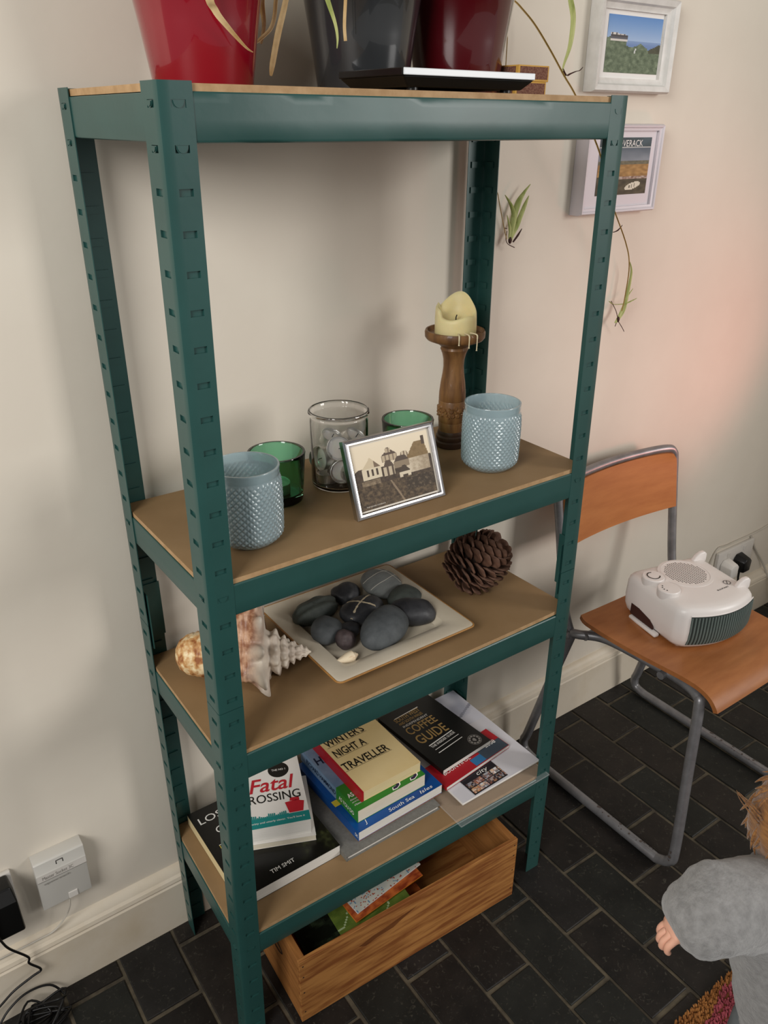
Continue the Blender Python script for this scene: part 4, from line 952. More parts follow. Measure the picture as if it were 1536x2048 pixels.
def suit(u, v):
    g = .15 * nz(u * 5, v * 5)
    if v > .60 - .0 * u and u > .35:
        d_ = (u - .45) * .9 - (v - .62) * .9
        c = mixc(hx('#c9c9d2'), hx('#a9abb8'), .5 + 2.2 * nz(u * 3 + v * 6, v * 2 - u * 5))
        if abs((u - .70) - (v - .62) * .1) < .05 and abs(v - .66) < .03 - abs(u - .70) * .4: return hx('#1c1d22')
        if v > .88 and .35 < u < .75 and (u - .3) * .8 > (v - .85): return mixc(c, hx('#2d3140'), .75 if v < .93 + .03 * nz(u * 9, 1) else .2)
        if abs(v - .58 - (u - .4) * .35) < .012: return hx('#8e909c')
        return c
    return mixc(hx('#d8d6da'), hx('#c4c2c8'), .5 + g * 3)
t = thing('magazine', 'white magazine with a pale shirt photograph, bottom of the right hand pile', 'magazine', (.4795, .0205, mz_))
m = MB(); m.box(0, .209, 0, .278, 0, .0048); part('pages', m, 'cover_white', t, bevel=.0015)
print_sheet('cover_print', .207, .276, 70, 90, suit, 'print_glossy', t, T((.001, .001, .0051)))
txt(t, '.COM', .1180, .0560, .022, .0060, .0051, 'ink_black', rz=.05)
def flyer(u, v):
    if v < .62:
        i = int(u * 4.2); j = int(v / .31); r_ = random.Random(i * 7 + j * 31 + int(u * 26) * 3 + int(v * 18) * 5)
        if (u * 4.2) % 1 < .1 or (v / .31) % 1 < .12: return hx('#15131a')
        pal = [hx('#d9a26e'), hx('#cfd0d4'), hx('#5a3a33'), hx('#2b2731'), hx('#9d5a49'), hx('#6a6a75'), hx('#e3e0dc')]
        return mixc(pal[(i + j * 3) % 7], pal[r_.randrange(7)], .55)
    return hx('#17141d')
t = thing('flyer', 'dark photo flyer sticking out in front of the white magazine', 'leaflet', (.5140, .0235, mz_ + .0055), .035)
m = MB(); m.box(0, .090, 0, .070, 0, .0008); part('sheet', m, 'cover_black', t); print_sheet('print', .089, .05, 40, 26, flyer, 'print_glossy', t, T((.0005, .0005, .0010)))
txt(t, 'city', .040, .032, .030, .012, .0010, 'ink_white', shear=.2)
rz_ = mz_ + .0068; RH = .0085
t = book('red softcover guide with white year lettering under the black coffee guide', .4745, .0640, rz_, .185, .066, RH, .095, 'cover_red', 'pages_white', spine='left', group='right hand pile')
panel(t, .118, .184, .001, .030, RH, 'cover_dullblue', 'cover_panel'); txt(t, 'BOUNTIFUL', .020, .0245, .075, .009, RH, 'ink_white'); place_on(t, '2008', (972, 1496), (992, 1484), .0105, RH, 'ink_white', bold=.01)
panel(t, .088, .118, .002, .022, RH, 'ink_blue', 'cover_panel')
kz = rz_ + RH + .0004; KH = .0105
t = book('black coffee guide with gold capitals, top of the right hand pile', .4905, .0950, kz, .1385, .203, KH, .080, 'cover_black', 'pages_white', group='right hand pile')
c6 = lambda x, y: (740 + x / 3.84, 1340 + y / 3.84)
place_on(t, 'SOUTH WEST', c6(205, 412), c6(388, 312), .0125, KH, 'ink_gold', bold=.012); place_on(t, 'AND SOUTH WALES', c6(232, 432), c6(408, 336), .0080, KH, 'ink_gold', bold=.012)
place_on(t, 'INDEPENDENT', c6(262, 447), c6(447, 347), .0058, KH, 'ink_white'); place_on(t, 'COFFEE', c6(312, 505), c6(525, 388), .0230, KH, 'ink_gold', bold=.01); place_on(t, 'GUIDE', c6(395, 575), c6(612, 455), .0270, KH, 'ink_gold', bold=.01)
mw = T(t.location) @ t.rotation_euler.to_matrix().to_4x4(); inv = mw.inverted()
def bar(p0, p1, wd, m_):
    a = inv @ atz(*p0, kz + KH); b = inv @ atz(*p1, kz + KH); d_ = (b - a).normalized(); s_ = Vector((-d_.y, d_.x, 0)); q = MB(); z_ = Vector((0, 0, .0005))
    q.add([a + z_, b + z_, b + s_ * wd + z_, a + s_ * wd + z_], [(0, 1, 2, 3)]); part('rule', q, m_, t, recalc=False)
bar(c6(190, 384), c6(367, 286), .0020, 'ink_white'); bar(c6(458, 588), c6(632, 466), .0026, 'ink_white'); bar(c6(505, 616), c6(682, 494), .0014, 'ink_white'); bar(c6(532, 640), c6(710, 516), .0018, 'ink_white')
place_on(t, 'THE INSIDER GUIDE', c6(482, 603), c6(655, 482), .0062, KH, 'ink_white', bold=.01)
sc_ = inv @ atz(*c6(803, 535), kz + KH); m = MB()
for r0, r1, k in ((.0150, .0142, 40), (.0128, .0085, 40)):
    vs = [(sc_.x + r * math.cos(2 * PI * i / k), sc_.y + r * math.sin(2 * PI * i / k), KH + .0005) for r in (r0, r1) for i in range(k)]
    m.add(vs, [(i, (i + 1) % k, k + (i + 1) % k, k + i) for i in range(k) if r0 > .014 or i % 4 != 3])
m.add([(sc_.x + .0055 * math.cos(2 * PI * i / 7 + .4) * (1 if i % 2 else .6), sc_.y + .0055 * math.sin(2 * PI * i / 7 + .4), KH + .0005) for i in range(7)], [tuple(range(7))])
mat('ink_grey', '#8e8a84', .6); part('seal_print', m, 'ink_grey', t, recalc=False)

# ================================================================ wooden crate on the floor
def pine(name, a, b, axis):
    st = {'x': (1.2, 14, 14), 'y': (14, 1.2, 14)}[axis]
    return mat(name, a, 0.55, col2=b, scale=5.5, stretch=st, detail=7, lo=.42, hi=.6, bump=.12, bscale=8, spec=.35)
pine('pine_front', '#aa7640', '#7d4a24', 'x'); pine('pine_end', '#a16c3a', '#8a5a2e', 'y'); mat('nail', '#2a1c12', .6)
pine('pine_stain', '#6f4220', '#5f3518', 'x')
CA = math.atan2(-.0232, .4935); CLN = .497
t = thing('wooden_crate', 'narrow pine crate full of leaflets on the floor under the shelves', 'crate', (.0918, -.0085, 0), CA)
cd_, ch = .205, .1625
m = MB(); m.box(0, CLN, 0, .0085, .0005, ch); part('front_panel', m, 'pine_front', t, bevel=.001)
m = MB(); m.box(0, CLN, cd_ - .0085, cd_, .0005, ch); part('back_panel', m, 'pine_front', t, bevel=.001)
for x0 in (.0006, CLN - .0146):
    m = MB(); m.box(x0, x0 + .014, .0087, cd_ - .0087, .0005, ch - .0008); o = part('end_panel', m, 'pine_end', t, bevel=.001)
    q = MB(); q.tube([(x0 - .0003, .095 + .024 * math.cos(a), .105 + .009 * math.sin(a)) for a in [2 * PI * k / 24 for k in range(24)]], .0012, 5, closed=True)
    if x0 < .1: part('hand_hole_groove', q, 'nail', o)
m = MB(); m.box(.0147, CLN - .0147, .0087, cd_ - .0087, .004, .011); part('bottom_panel', m, 'pine_front', t)
for x in (.0072, CLN - .0074):
    for z in (.025, .078, .120, .148):
        m = MB(); m.lathe([(.0016, -.0003), (.0018, .0005), (.0008, .0009)], 8, T((x, 0.0004, z)) @ Rx(PI / 2)); part('nail', m, 'nail', t)
# the dark knotty streak in the grain of the front panel
kn = [(.120, .120), (.150, .128), (.185, .131), (.215, .137), (.250, .141), (.215, .128), (.195, .119), (.160, .117), (.135, .112)]
m = MB(); m.add([(x, -.00025, z - .004) for x, z in kn], [tuple(range(len(kn)))]); part('knot', m, 'pine_stain', t, recalc=False, label='dark streak in the wood')
# leaflets inside the crate
def leaf_print(kind):
    def f(u, v):
        g = nz(u * 8, v * 8, kind) + .5 * nz(u * 22, v * 22, kind + 3)
        if kind == 1:
            if u < .32: return mixc(hx('#10140e'), hx('#3c4a34'), max(0, g))
            if abs(v - .35 - .12 * math.sin(u * 14)) < .012 or abs(u - .62 - .2 * math.sin(v * 6)) < .008: return hx('#a9b98c')
            return mixc(hx('#4f6428'), hx('#6b7d35'), .5 + g)
        if kind == 2:
            if abs(g) < .035: return hx('#a34a34')
            if abs(nz(u * 5, v * 7, 9)) < .03: return hx('#6a8aa0')
            return mixc(hx('#b9bcb4'), hx('#c9c7ba'), .5 + g)
        if kind == 3: return mixc(hx('#3a4416'), hx('#b59a2e'), .35 + 1.2 * g)
        return mixc(hx('#8a3a20'), hx('#c56a34'), .5 + g)
    return f
def leaflet(label, x, y, z, w_, d_, h_, rz, tx, ty, kind, cover):
    t = thing('leaflet', label, 'leaflet', (x, y, z), group='leaflets in the wooden crate', rot=(tx, ty, rz))
    m = MB(); m.box(0, w_, 0, d_, 0, h_); part('pages', m, cover, t, bevel=.0005); print_sheet('cover_print', w_ - .001, d_ - .001, 60, 44, leaf_print(kind), 'print_glossy', t, T((.0005, .0005, h_ + .0002)))
    return t
leaflet('dark magazine lying flat at the bottom of the crate', .135, .012, .012, .27, .165, .050, CA, 0, 0, 4, 'cover_black')
leaflet('green booklet with white line drawing leaning in the crate', .1330, .0120, .0800, .225, .150, .010, CA + .02, .16, -.06, 1, 'cover_black')
leaflet('orange leaflet under the folded map in the crate', .236, .030, .1130, .165, .080, .003, CA + .10, .10, -.02, 4, 'cover_orange')
leaflet('folded pale map lying on the leaflets in the crate', .246, .040, .1190, .165, .085, .003, CA + .16, .08, -.02, 2, 'cover_white')
leaflet('yellow and green foliage leaflet at the back of the crate', .305, .085, .1280, .130, .085, .003, CA - .05, .12, -.03, 3, 'cover_green')
# ================================================================ chair
mat('grey_tube', '#8d8c8e', 0.38, metal=.55, col2='#7b7a7c', scale=30, spec=.5); mat('tube_wear', '#4d433d', .7)
def ply(name, a, b, st): return mat(name, a, 0.42, col2=b, scale=6, stretch=st, detail=6, lo=.3, hi=.7, bump=.05, bscale=20, spec=.45, coat=.2, croughness=.25)
ply('ply_back', '#b5733c', '#a56330', (1.5, 6, 9)); ply('ply_seat', '#a3683a', '#8f562c', (1.5, 7, 7)); mat('ply_edge', '#5e2f1c', .6)
t = thing('chair', 'tubular steel chair with orange plywood seat and back, right of the shelves', 'chair', (1.125, .03, 0))
ci = Vector((-1.125, -.03, 0))
def tb(pts, r, name, m='grey_tube', n=10, sp=6): q = MB(); q.tube([p + ci for p in spline(pts, sp)], r, n); return part(name, q, m, t, smooth=60)
for s in (-1, 1):
    X = lambda dx: 1.125 + s * dx
    tb([(X(.195), .172, .412), (X(.207), .215, .235), (X(.216), .253, .075), (X(.2185), .262, .045), (X(.2195), .256, .020), (X(.22), .225, .0115), (X(.22), .20, .0115), (X(.22), .03, .0115), (X(.22), -.130, .0115), (X(.2195), -.158, .013), (X(.218), -.183, .030), (X(.2145), -.188, .065),
        (X(.19), -.166, .25), (X(.166), -.146, .395), (X(.160), -.136, .414), (X(.152), -.105, .420), (X(.148), -.04, .420), (X(.158), .10, .419), (X(.190), .155, .415), (X(.195), .172, .412)], .0112, 'side_frame')
tb([(1.125 - .192, .178, .405), (1.125 - .197, .205, .48), (1.125 - .201, .238, .66), (1.125 - .203, .249, .722), (1.125 - .198, .252, .744), (1.125 - .178, .257, .7545), (1.125 - .10, .270, .756), (1.125, .275, .757), (1.125 + .10, .270, .756),
    (1.125 + .178, .257, .7545), (1.125 + .198, .252, .744), (1.125 + .203, .249, .722), (1.125 + .201, .238, .66), (1.125 + .197, .205, .48), (1.125 + .192, .178, .405)], .0105, 'back_frame')
tb([(1.125 - .170, -.05, .4185), (1.125 + .170, -.05, .4185)], .009, 'cross_bar'); tb([(1.125 - .19, .14, .4165), (1.125 + .19, .14, .4165)], .009, 'cross_bar')
for s in (-1, 1):
    q = MB(); q.lathe([(.0085, -.004), (.0085, .004), (.006, .0055)], 14, T(Vector((1.125 + s * .2075, .176, .408)) + ci) @ Ry(s * PI / 2)); part('bolt', q, 'grey_tube', t, smooth=40)
    q = MB(); rnd = random.Random(5)
    for k in range(22):
        y = rnd.uniform(-.17, .02); a = rnd.uniform(.9, 2.2); q.lathe([(rnd.uniform(.001, .004), 0), (.0012, .0004)], 6, T(Vector((1.125 + s * .22, y, .0115)) + ci) @ Ry(-PI / 2 + a) @ T((0, 0, .0112)) if y > -.15 else T(Vector((1.125 + s * .2175, -.187, .04 + (y + .17) * 2)) + ci) @ Ry(-PI / 2) @ T((0, 0, .0112)))
    part('paint_wear', q, 'tube_wear', t)
def panel_solid(fn, nu, nv, th, name, m):
    q = MB(); q.grid(lambda u, v: Vector(fn(u, v)) + ci, nu, nv)
    return part(name, q, m, t, smooth=50, solid=th, recalc=True)
def back_fn(u, v):
    e = 2 * u - 1; z0, z1 = .606 + .004 * e * e, .7505 - .006 * abs(e) ** 8
    z = z0 + (z1 - z0) * v; hw = .1965 - (.012 * max(0, (v - .8) / .2) ** 3); yb = .2475 + (.0225) * (1 - e * e) + (z - .72) * .17 - .012
    return (1.125 + e * hw, yb, z)
panel_solid(back_fn, 24, 10, .0095, 'backrest', 'ply_back')
SEATP = [(.165, .452), (.13, .4465), (.08, .4415), (.02, .4385), (-.05, .4385), (-.10, .4385), (-.135, .4350), (-.158, .4260), (-.172, .4130), (-.177, .4040)]
SS = spline([(0, y, z) for y, z in SEATP], 4)
def seat_fn(u, v):
    p = SS[min(int(v * (len(SS) - 1) + .5), len(SS) - 1)]; e = 2 * u - 1
    hw = .194 - .028 * min(1, max(0, (.165 - p.y) / .33)); hw -= .010 * max(0, (p.y - .14) / .025) ** 2 if p.y > .14 else 0
    return (1.125 + e * hw, p.y, p.z - .004 * (1 - e * e) * (1 if p.y > -.13 else .4))
panel_solid(seat_fn, 20, len(SS) - 1, .0100, 'seat', 'ply_seat')

# ================================================================ fan heater on the chair
mat('heater_white', '#ded8d4', 0.35, spec=.5); mat('heater_grille', '#2f3836', .5); mat('grille_rib', '#5f6b67', .45); mat('ink_dark', '#1a1715', .5)
t = thing('fan_heater', 'white fan heater with grey ribbed grille standing on the chair', 'heater', (1.1370, .0330, .4400), math.radians(-12))
def outline(inset, n=14, bow=.030, dz=0):
    a, b, r = .104 - inset, .088 - inset, .016
    pts = []
    for cx, cy, s in ((a - r, b - r, 0), (-a + r, b - r, 1), (-a + r, -b + r, 2), (a - r, -b + r, 3)):
        for k in range(7): q = PI / 2 * (s + k / 6); pts.append([cx + r * math.cos(q), cy + r * math.sin(q)])
        nx_ = {0: (-a + r, b), 1: (-a, -b + r), 2: (a - r, -b), 3: (a, b - r)}[s]; l = pts[-1]
        for k in range(1, n): pts.append([l[0] + (nx_[0] - l[0]) * k / n, l[1] + (nx_[1] - l[1]) * k / n])
    return [(x, y - (bow * (1 - (x / .104) ** 2) if y < -b + .03 else 0) * min(1, max(0, (-y - b + .03) / .03))) for x, y in pts]
R0 = [(.016, .010), (.010, .0115), (.004, .020), (.0, .034), (-.001, .055), (.0, .090), (.002, .100), (.006, .1065), (.012, .1095), (.03, .1105), (.055, .1110), (.068, .1112)]
m = skin_rings([(outline(i_), z) for i_, z in R0]); part('body', m, 'heater_white', t, smooth=50)
for x, y in ((-.075, .06), (.075, .06), (-.075, -.07), (.075, -.07)):
    m = MB(); m.lathe([(.007, .0012), (.0085, .0025), (.009, .012)], 14, T((x, y, 0))); part('foot', m, 'heater_white', t, smooth=40)
def fy(x, z, off=0.0):                                    # the bowed front face
    i_ = 0
    for (i0, z0), (i1, z1) in zip(R0, R0[1:]):
        if z0 <= z <= z1: i_ = i0 + (i1 - i0) * (z - z0) / (z1 - z0)
    return -(.088 - i_) - .030 * (1 - (x / .104) ** 2) - off
m = MB(); m.grid(lambda u, v: ((-.082 + .180 * u), fy(-.082 + .180 * u, .020 + .072 * v, .0006), .020 + .072 * v), 40, 10); gr = part('grille', m, 'heater_grille', t, smooth=60, solid=.001)
for k in range(26):
    x = -.080 + .176 * k / 25; q = MB()
    q.tube([(x, fy(x, .022 + .068 * j / 8, .0008), .022 + .068 * j / 8) for j in range(9)], .0019, 6); part('rib', q, 'grille_rib', gr, smooth=60)
m = MB(); m.tube([(-.082 + .18 * k / 30, fy(-.082 + .18 * k / 30, .0935, .0002), .0935) for k in range(31)], .0014, 6); part('grille_lip', m, 'heater_white', t, smooth=60)
for i, (x, y) in enumerate(((-.0760, .0330), (-.0790, -.0210))):
    q = MB(); q.lathe([(.0235, .100), (.0245, .102), (.0245, .1185), (.0230, .1203), (.006, .1210)], 32, T((x, y, 0))); kb = part('knob', q, 'heater_white', t, smooth=35)
    q = MB()
    if i == 0:
        seg = [2 * PI * (k / 40) for k in range(6, 36)]
        vs = [(x + r * math.cos(a + .3), y + r * math.sin(a + .3), .1215) for a in seg for r in (.0125, .0150)]
        q.add(vs, [(2 * k, 2 * k + 1, 2 * k + 3, 2 * k + 2) for k in range(len(seg) - 1)])
    else:
        for a in (2.2, 2.7, 3.2, 3.7): q.lathe([(.0014, .1205), (.0014, .1214)], 8, T((x + .0145 * math.cos(a), y + .0145 * math.sin(a), 0)))
    part('knob_marking', q, 'ink_dark', kb, recalc=False)
m = MB(); m.lathe([(.062, .1090), (.0605, .1116), (.0535, .1122), (.0525, .1095)], 48, T((.010, .026, 0))); part('vent_ring', m, 'heater_white', t, smooth=50)
q = MB(); q.lathe([(.0532, .1060), (.0532, .1116)], 40, T((.010, .026, 0))); vent = part('vent_disc', q, 'heater_white', t, smooth=30)
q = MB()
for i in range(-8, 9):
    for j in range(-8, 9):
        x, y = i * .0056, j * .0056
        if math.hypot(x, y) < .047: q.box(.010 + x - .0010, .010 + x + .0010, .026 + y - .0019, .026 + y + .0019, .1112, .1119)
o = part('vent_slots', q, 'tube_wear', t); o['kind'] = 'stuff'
for k, (x, y) in enumerate(((.088, .068), (.090, -.062))):  # rounded feet on the right hand side, used when it stands upright
    q = MB(); P = [(-.020, .0), (-.012, .011), (.0, .0185), (.012, .0195), (.019, .013), (.019, -.004), (.008, -.018), (-.014, -.014)]
    q.prism([(px_, pz_) for px_, pz_ in P], -.006, .006, T((x, y, .1090)) @ Rx(PI / 2)); part('side_foot', q, 'heater_white', t, bevel=.003, bseg=3, smooth=50)
X = T((.022, -.062, .1112)); text('BLAUPUNKT', .036, .0040, 'ink_dark', t, X @ Rz(.12), bold=.02, thick=.0003)
m = MB(); vs = [(.066 + r * math.cos(2 * PI * k / 28), -.042 + r * math.sin(2 * PI * k / 28), .1118) for r in (.0085, .0070) for k in range(28)]
m.add(vs, [(k, (k + 1) % 28, 28 + (k + 1) % 28, 28 + k) for k in range(28)]); m.box(.0654, .0666, -.049, -.035, .1114, .1118, T((.066, -.042, 0)) @ Rz(-.6) @ T((-.066, .042, 0))); part('emblem', m, 'ink_dark', t, recalc=False)
m = MB(); m.add([(-.050, .070, .020), (-.050, -.03, .020), (-.050, -.03, .050), (-.050, .03, .052)], [(0, 1, 2, 3)])
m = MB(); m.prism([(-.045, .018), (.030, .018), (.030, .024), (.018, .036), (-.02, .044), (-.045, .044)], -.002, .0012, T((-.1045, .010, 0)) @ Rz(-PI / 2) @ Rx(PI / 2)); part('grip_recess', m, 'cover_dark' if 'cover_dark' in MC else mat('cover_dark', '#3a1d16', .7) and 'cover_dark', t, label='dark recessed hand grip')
m = MB(); m.box(-.1115, -.098, -.036, .052, .0075, .0165); part('grip_bar', m, 'heater_white', t, bevel=.003, smooth=40)

# ================================================================ sockets and cables
mat('socket_white', '#cfcac3', .4, spec=.5); mat('box_grey', '#c3c0b9', .4); mat('cable_white', '#b9b2a6', .5); mat('cable_black', '#0b0a0a', .45)
t = thing('phone_socket', 'white phone socket box above the skirting board, left of the shelves', 'socket', (-.2400, WY, .2100))
m = MB(); prof = [(0, 0), (-.018, 0), (-.0225, .004), (-.0270, .074), (-.0295, .077), (-.0300, .092), (-.0285, .0945), (-.0270, .115), (-.024, .117), (0, .117)]
n = len(prof); m.add([(0.0, y, z) for y, z in prof] + [(.084, y, z) for y, z in prof], [tuple(range(n)), tuple(reversed(range(n, 2 * n)))] + [(i, (i + 1) % n, n + (i + 1) % n, n + i) for i in range(n)])
part('box', m, 'box_grey', t, bevel=.0012, smooth=25)
m = MB(); m.add([(.0008, -.0303, .0785), (.0832, -.0303, .0785), (.0832, -.0306, .0918), (.0008, -.0306, .0918)], [(0, 1, 2, 3)]); part('label_strip', m, 'socket_white', t, recalc=False)
X = basis((.009, -.0309, .0812), (1, 0, 0), (0, 0, 1)); text('Master Socket 3C', .052, .0072, 'ink_grey', t, X, thick=0)
X = basis((.010, -.0272, .0640), (1, 0, 0), (0, -.06, 1)); text('openreach', .044, .0065, 'ink_grey', t, X, thick=.0003)
m = MB(); m.tube([(.036, -.0278, .102), (.036, -.0276, .109), (.047, -.0276, .109), (.047, -.0278, .102)], .0009, 5); part('latch_mark', m, 'ink_dark', t)
m = MB(); m.box(.044, .060, -.0250, -.0215, .006, .020); part('port', m, 'socket_white', t, bevel=.001)
tag(part('phone_cable', MB().tube(spline([(-.196, .304, .2125), (-.200, .302, .195), (-.212, .306, .170), (-.232, .309, .1505), (-.260, .310, .1470), (-.34, .310, .1470), (-.50, .310, .1470)], 6), .0017, 6), 'cable_white', smooth=60), 'thin white cable from the phone socket along the skirting board', 'cable')
t = thing('wall_socket', 'white wall socket with a black power adapter, left edge of the skirting board', 'socket', (-.4200, WY, .235))
m = MB(); m.box(0, .147, -.010, 0, 0, .088); part('plate', m, 'socket_white', t, bevel=.003, smooth=30)
for x in (.03, .105):
    m = MB(); m.box(x, x + .012, -.0125, -.0099, .060, .078); part('switch', m, 'socket_white', t, bevel=.001)
t = thing('power_adapter', 'black plug-in power adapter on the left wall socket', 'adapter', (-.3440, WY - .0103, .2140))
m = MB(); m.add([(0, -.032, 0), (.070, -.032, 0), (.070, 0, .004), (0, 0, .004), (0.004, -.038, .078), (.068, -.038, .078), (.068, 0, .078), (.004, 0, .078), (.006, -.034, .110), (.064, -.034, .110), (.064, 0, .110), (.006, 0, .110)],
    [(3, 2, 1, 0), (0, 1, 5, 4), (1, 2, 6, 5), (2, 3, 7, 6), (3, 0, 4, 7), (4, 5, 9, 8), (5, 6, 10, 9), (6, 7, 11, 10), (7, 4, 8, 11), (8, 9, 10, 11)]); part('casing', m, 'black_plastic', t, bevel=.004, bseg=3, smooth=40)
mat('dark_grey_plastic', '#2c2c2c', .5); m = MB(); m.add([(.006, -.0384, .079), (.066, -.0384, .079), (.0625, -.0346, .108), (.0075, -.0346, .108)], [(0, 1, 2, 3)]); part('face_plate', m, 'dark_grey_plastic', t, recalc=False)
cab = spline([(-.3160, .281, .318), (-.3160, .2745, .290), (-.3170, .277, .240), (-.3135, .2805, .214), (-.3060, .284, .1885), (-.2830, .290, .1420), (-.2840, .292, .1240), (-.2690, .291, .0960), (-.2850, .291, .0900), (-.3174, .290, .0800), (-.345, .289, .062), (-.40, .288, .025), (-.43, .286, .006)], 6)
tag(part('adapter_cable', MB().tube(cab, .0021, 7), 'cable_black', smooth=60), 'black cable hanging from the power adapter in front of the skirting board', 'cable')
rnd = random.Random(11); pts = [(-.47, .270, .010), (-.38, .275, .012), (-.335, .290, .040), (-.300, .297, .050), (-.262, .2965, .040), (-.244, .285, .014)]
for k in range(26):
    a = k * 2.1 + rnd.uniform(-.4, .4); pts.append((-.292 + rnd.uniform(.016, .058) * math.cos(a), .252 + .036 * math.sin(a), rnd.uniform(.005, .030 if k % 4 else .055)))
tag(part('cable_coil', MB().tube(spline(pts, 6), .0021, 7), 'cable_black', smooth=60), 'tangled black cable lying on the floor tiles by the skirting board', 'cable')
t = thing('wall_socket', 'white double wall socket behind the chair with a black and a white plug', 'socket', (1.748, WY, .2030))
m = MB(); m.box(0, .190, -.012, 0, 0, .090); part('plate', m, 'socket_white', t, bevel=.004, smooth=30)
for x in (.045, .130):
    m = MB(); m.box(x, x + .012, -.0145, -.0119, .066, .080); part('switch', m, 'socket_white', t, bevel=.001)
def plug(name, x, m_, label):
    t = thing(name, label, 'plug', (x, WY - .0124, .2400))
    q = MB(); q.add([(-.024, 0, -.030), (.024, 0, -.030), (.026, 0, .012), (.014, 0, .026), (-.014, 0, .026), (-.026, 0, .012), (-.017, -.036, -.026), (.017, -.036, -.026), (.020, -.036, .008), (.010, -.036, .018), (-.010, -.036, .018), (-.020, -.036, .008)],
        [tuple(reversed(range(6)))[::-1], (6, 11, 10, 9, 8, 7)] + [(i, (i + 1) % 6, 6 + (i + 1) % 6, 6 + i) for i in range(6)]); part('plug_body', q, m_, t, bevel=.003, smooth=40); return t
plug('plug', 1.858, 'black_plastic', 'black mains plug in the wall socket behind the fan heater'); plug('plug', 1.790, 'white_plastic', 'white mains plug in the wall socket behind the fan heater')
for nm, m_, lab, P in (('plug_cable', 'cable_black', 'black cable hanging from the black plug behind the chair', [(1.858, .300, .212), (1.862, .296, .16), (1.90, .27, .06), (2.0, .25, .006), (2.2, .24, .006)]),
        ('plug_cable', 'cable_white', 'white cable hanging from the white plug behind the chair', [(1.790, .300, .212), (1.80, .292, .15), (1.84, .26, .05), (1.98, .22, .006), (2.3, .2, .006)]),
        ('wall_cable', 'cable_white', 'white cable slanting down the wall at the right edge behind the heater', [(1.925, .3225, .300), (1.96, .3215, .250), (2.03, .318, .17), (2.06, .296, .10), (2.10, .29, .03), (2.2, .28, .006)]),
        ('extension_cable', 'cable_white', 'grey white cable looping on the floor behind the chair', [(1.72, .16, .006), (1.80, .14, .006), (1.90, .10, .006), (2.05, .11, .006), (2.3, .15, .006)])):
    tag(part(nm, MB().tube(spline(P, 6), .0032, 7), m_, smooth=60), lab, 'cable')
tag(part('skirting_cable', MB().tube(spline([(1.66, .318, .1500), (1.70, .320, .22), (1.74, .3228, .305), (1.80, .3228, .3075), (1.96, .3228, .3075), (2.1, .3228, .32), (2.4, .3228, .33)], 5), .0025, 6), 'cable_white', smooth=60), 'white cable running above the wall socket behind the chair', 'cable')

# ================================================================ rug and toddler
mat('rug_pile', '#a8733c', .95, attr=None, col2='#8a5628', scale=14); mat('rug_pink', '#a8505a', .95, col2='#93424c', scale=14); mat('rug_base', '#7a5028', .95)
rug = thing('rug', 'shaggy orange brown rug with pink patches at the lower right', 'rug', (.50, -1.65, 0))
m = MB(); m.box(0, .802, .783, 1.245, .0008, .0055); part('backing', m, 'rug_base', rug)
rnd = random.Random(2)
A1, A2 = MB(), MB()
def tuft(x, y):
    pk = nz((x + .5) * 7, (y - 1.65) * 7, 4.2) + .75 * math.exp(-(((x - .262) / .05) ** 2 + ((y - 1.195) / .045) ** 2))
    q = A2 if pk > .38 else A1; h_ = rnd.uniform(.007, .014); r_ = rnd.uniform(.0015, .0024); dx, dy = rnd.uniform(-.004, .004), rnd.uniform(-.003, .004)
    q.add([(x + r_ * math.cos(a), y + r_ * math.sin(a), .005) for a in (0, 1.57, 3.14, 4.71)] + [(x + dx * .5 + r_ * 1.1 * math.cos(a), y + dy * .5 + r_ * 1.1 * math.sin(a), .005 + h_ * .6) for a in (0, 1.57, 3.14, 4.71)] + [(x + dx, y + dy, .005 + h_)],
          [(i, (i + 1) % 4, 4 + (i + 1) % 4, 4 + i) for i in range(4)] + [(4 + i, 4 + (i + 1) % 4, 8) for i in range(4)])
for i in range(190):
    for j in range(110):
        x = .002 + i * .0042 + rnd.uniform(-.002, .002); y = 1.245 - j * .0042 + rnd.uniform(-.0025, .0025)
        tuft(x, y)
o = part('pile', A1, 'rug_pile', rug, smooth=80, recalc=False); o['kind'] = 'stuff'
o = part('pink_pile', A2, 'rug_pink', rug, smooth=80, recalc=False); o['kind'] = 'stuff'

def skinned(name, V, E, R, m, parent, sub=2, root=0, fn=None, smooth=180):
    """one continuous surface grown round a skeleton"""
    me = bpy.data.meshes.new(name); me.from_pydata([tuple(v) for v in V], E, []); o = bpy.data.objects.new(name, me); COL.objects.link(o)
    sk_ = o.modifiers.new('skin', 'SKIN'); sk_.use_smooth_shade = True
    if not me.skin_vertices: 
        bm = bmesh.new(); bm.from_mesh(me); bm.verts.layers.skin.verify(); bm.to_mesh(me); bm.free()
    for i, r_ in enumerate(R):
        me.skin_vertices[0].data[i].radius = r_ if isinstance(r_, tuple) else (r_, r_); me.skin_vertices[0].data[i].use_root = (i == root)
    ss = o.modifiers.new('sub', 'SUBSURF'); ss.levels = sub; ss.render_levels = sub
    dg = bpy.context.evaluated_depsgraph_get(); me2 = bpy.data.meshes.new_from_object(o.evaluated_get(dg)); bpy.data.objects.remove(o)
    if fn:
        for v in me2.vertices: v.co = fn(v.co.copy(), v.normal.copy())
    me2.shade_smooth(); return link(name, me2, m, parent)
mat('skin', '#d9a48c', .55, sss=.15); mat('hair', '#9a6a35', .6, col2='#6e4520', scale=60, stretch=(1, 1, 6), bump=.5, bscale=90, sheen=.3)
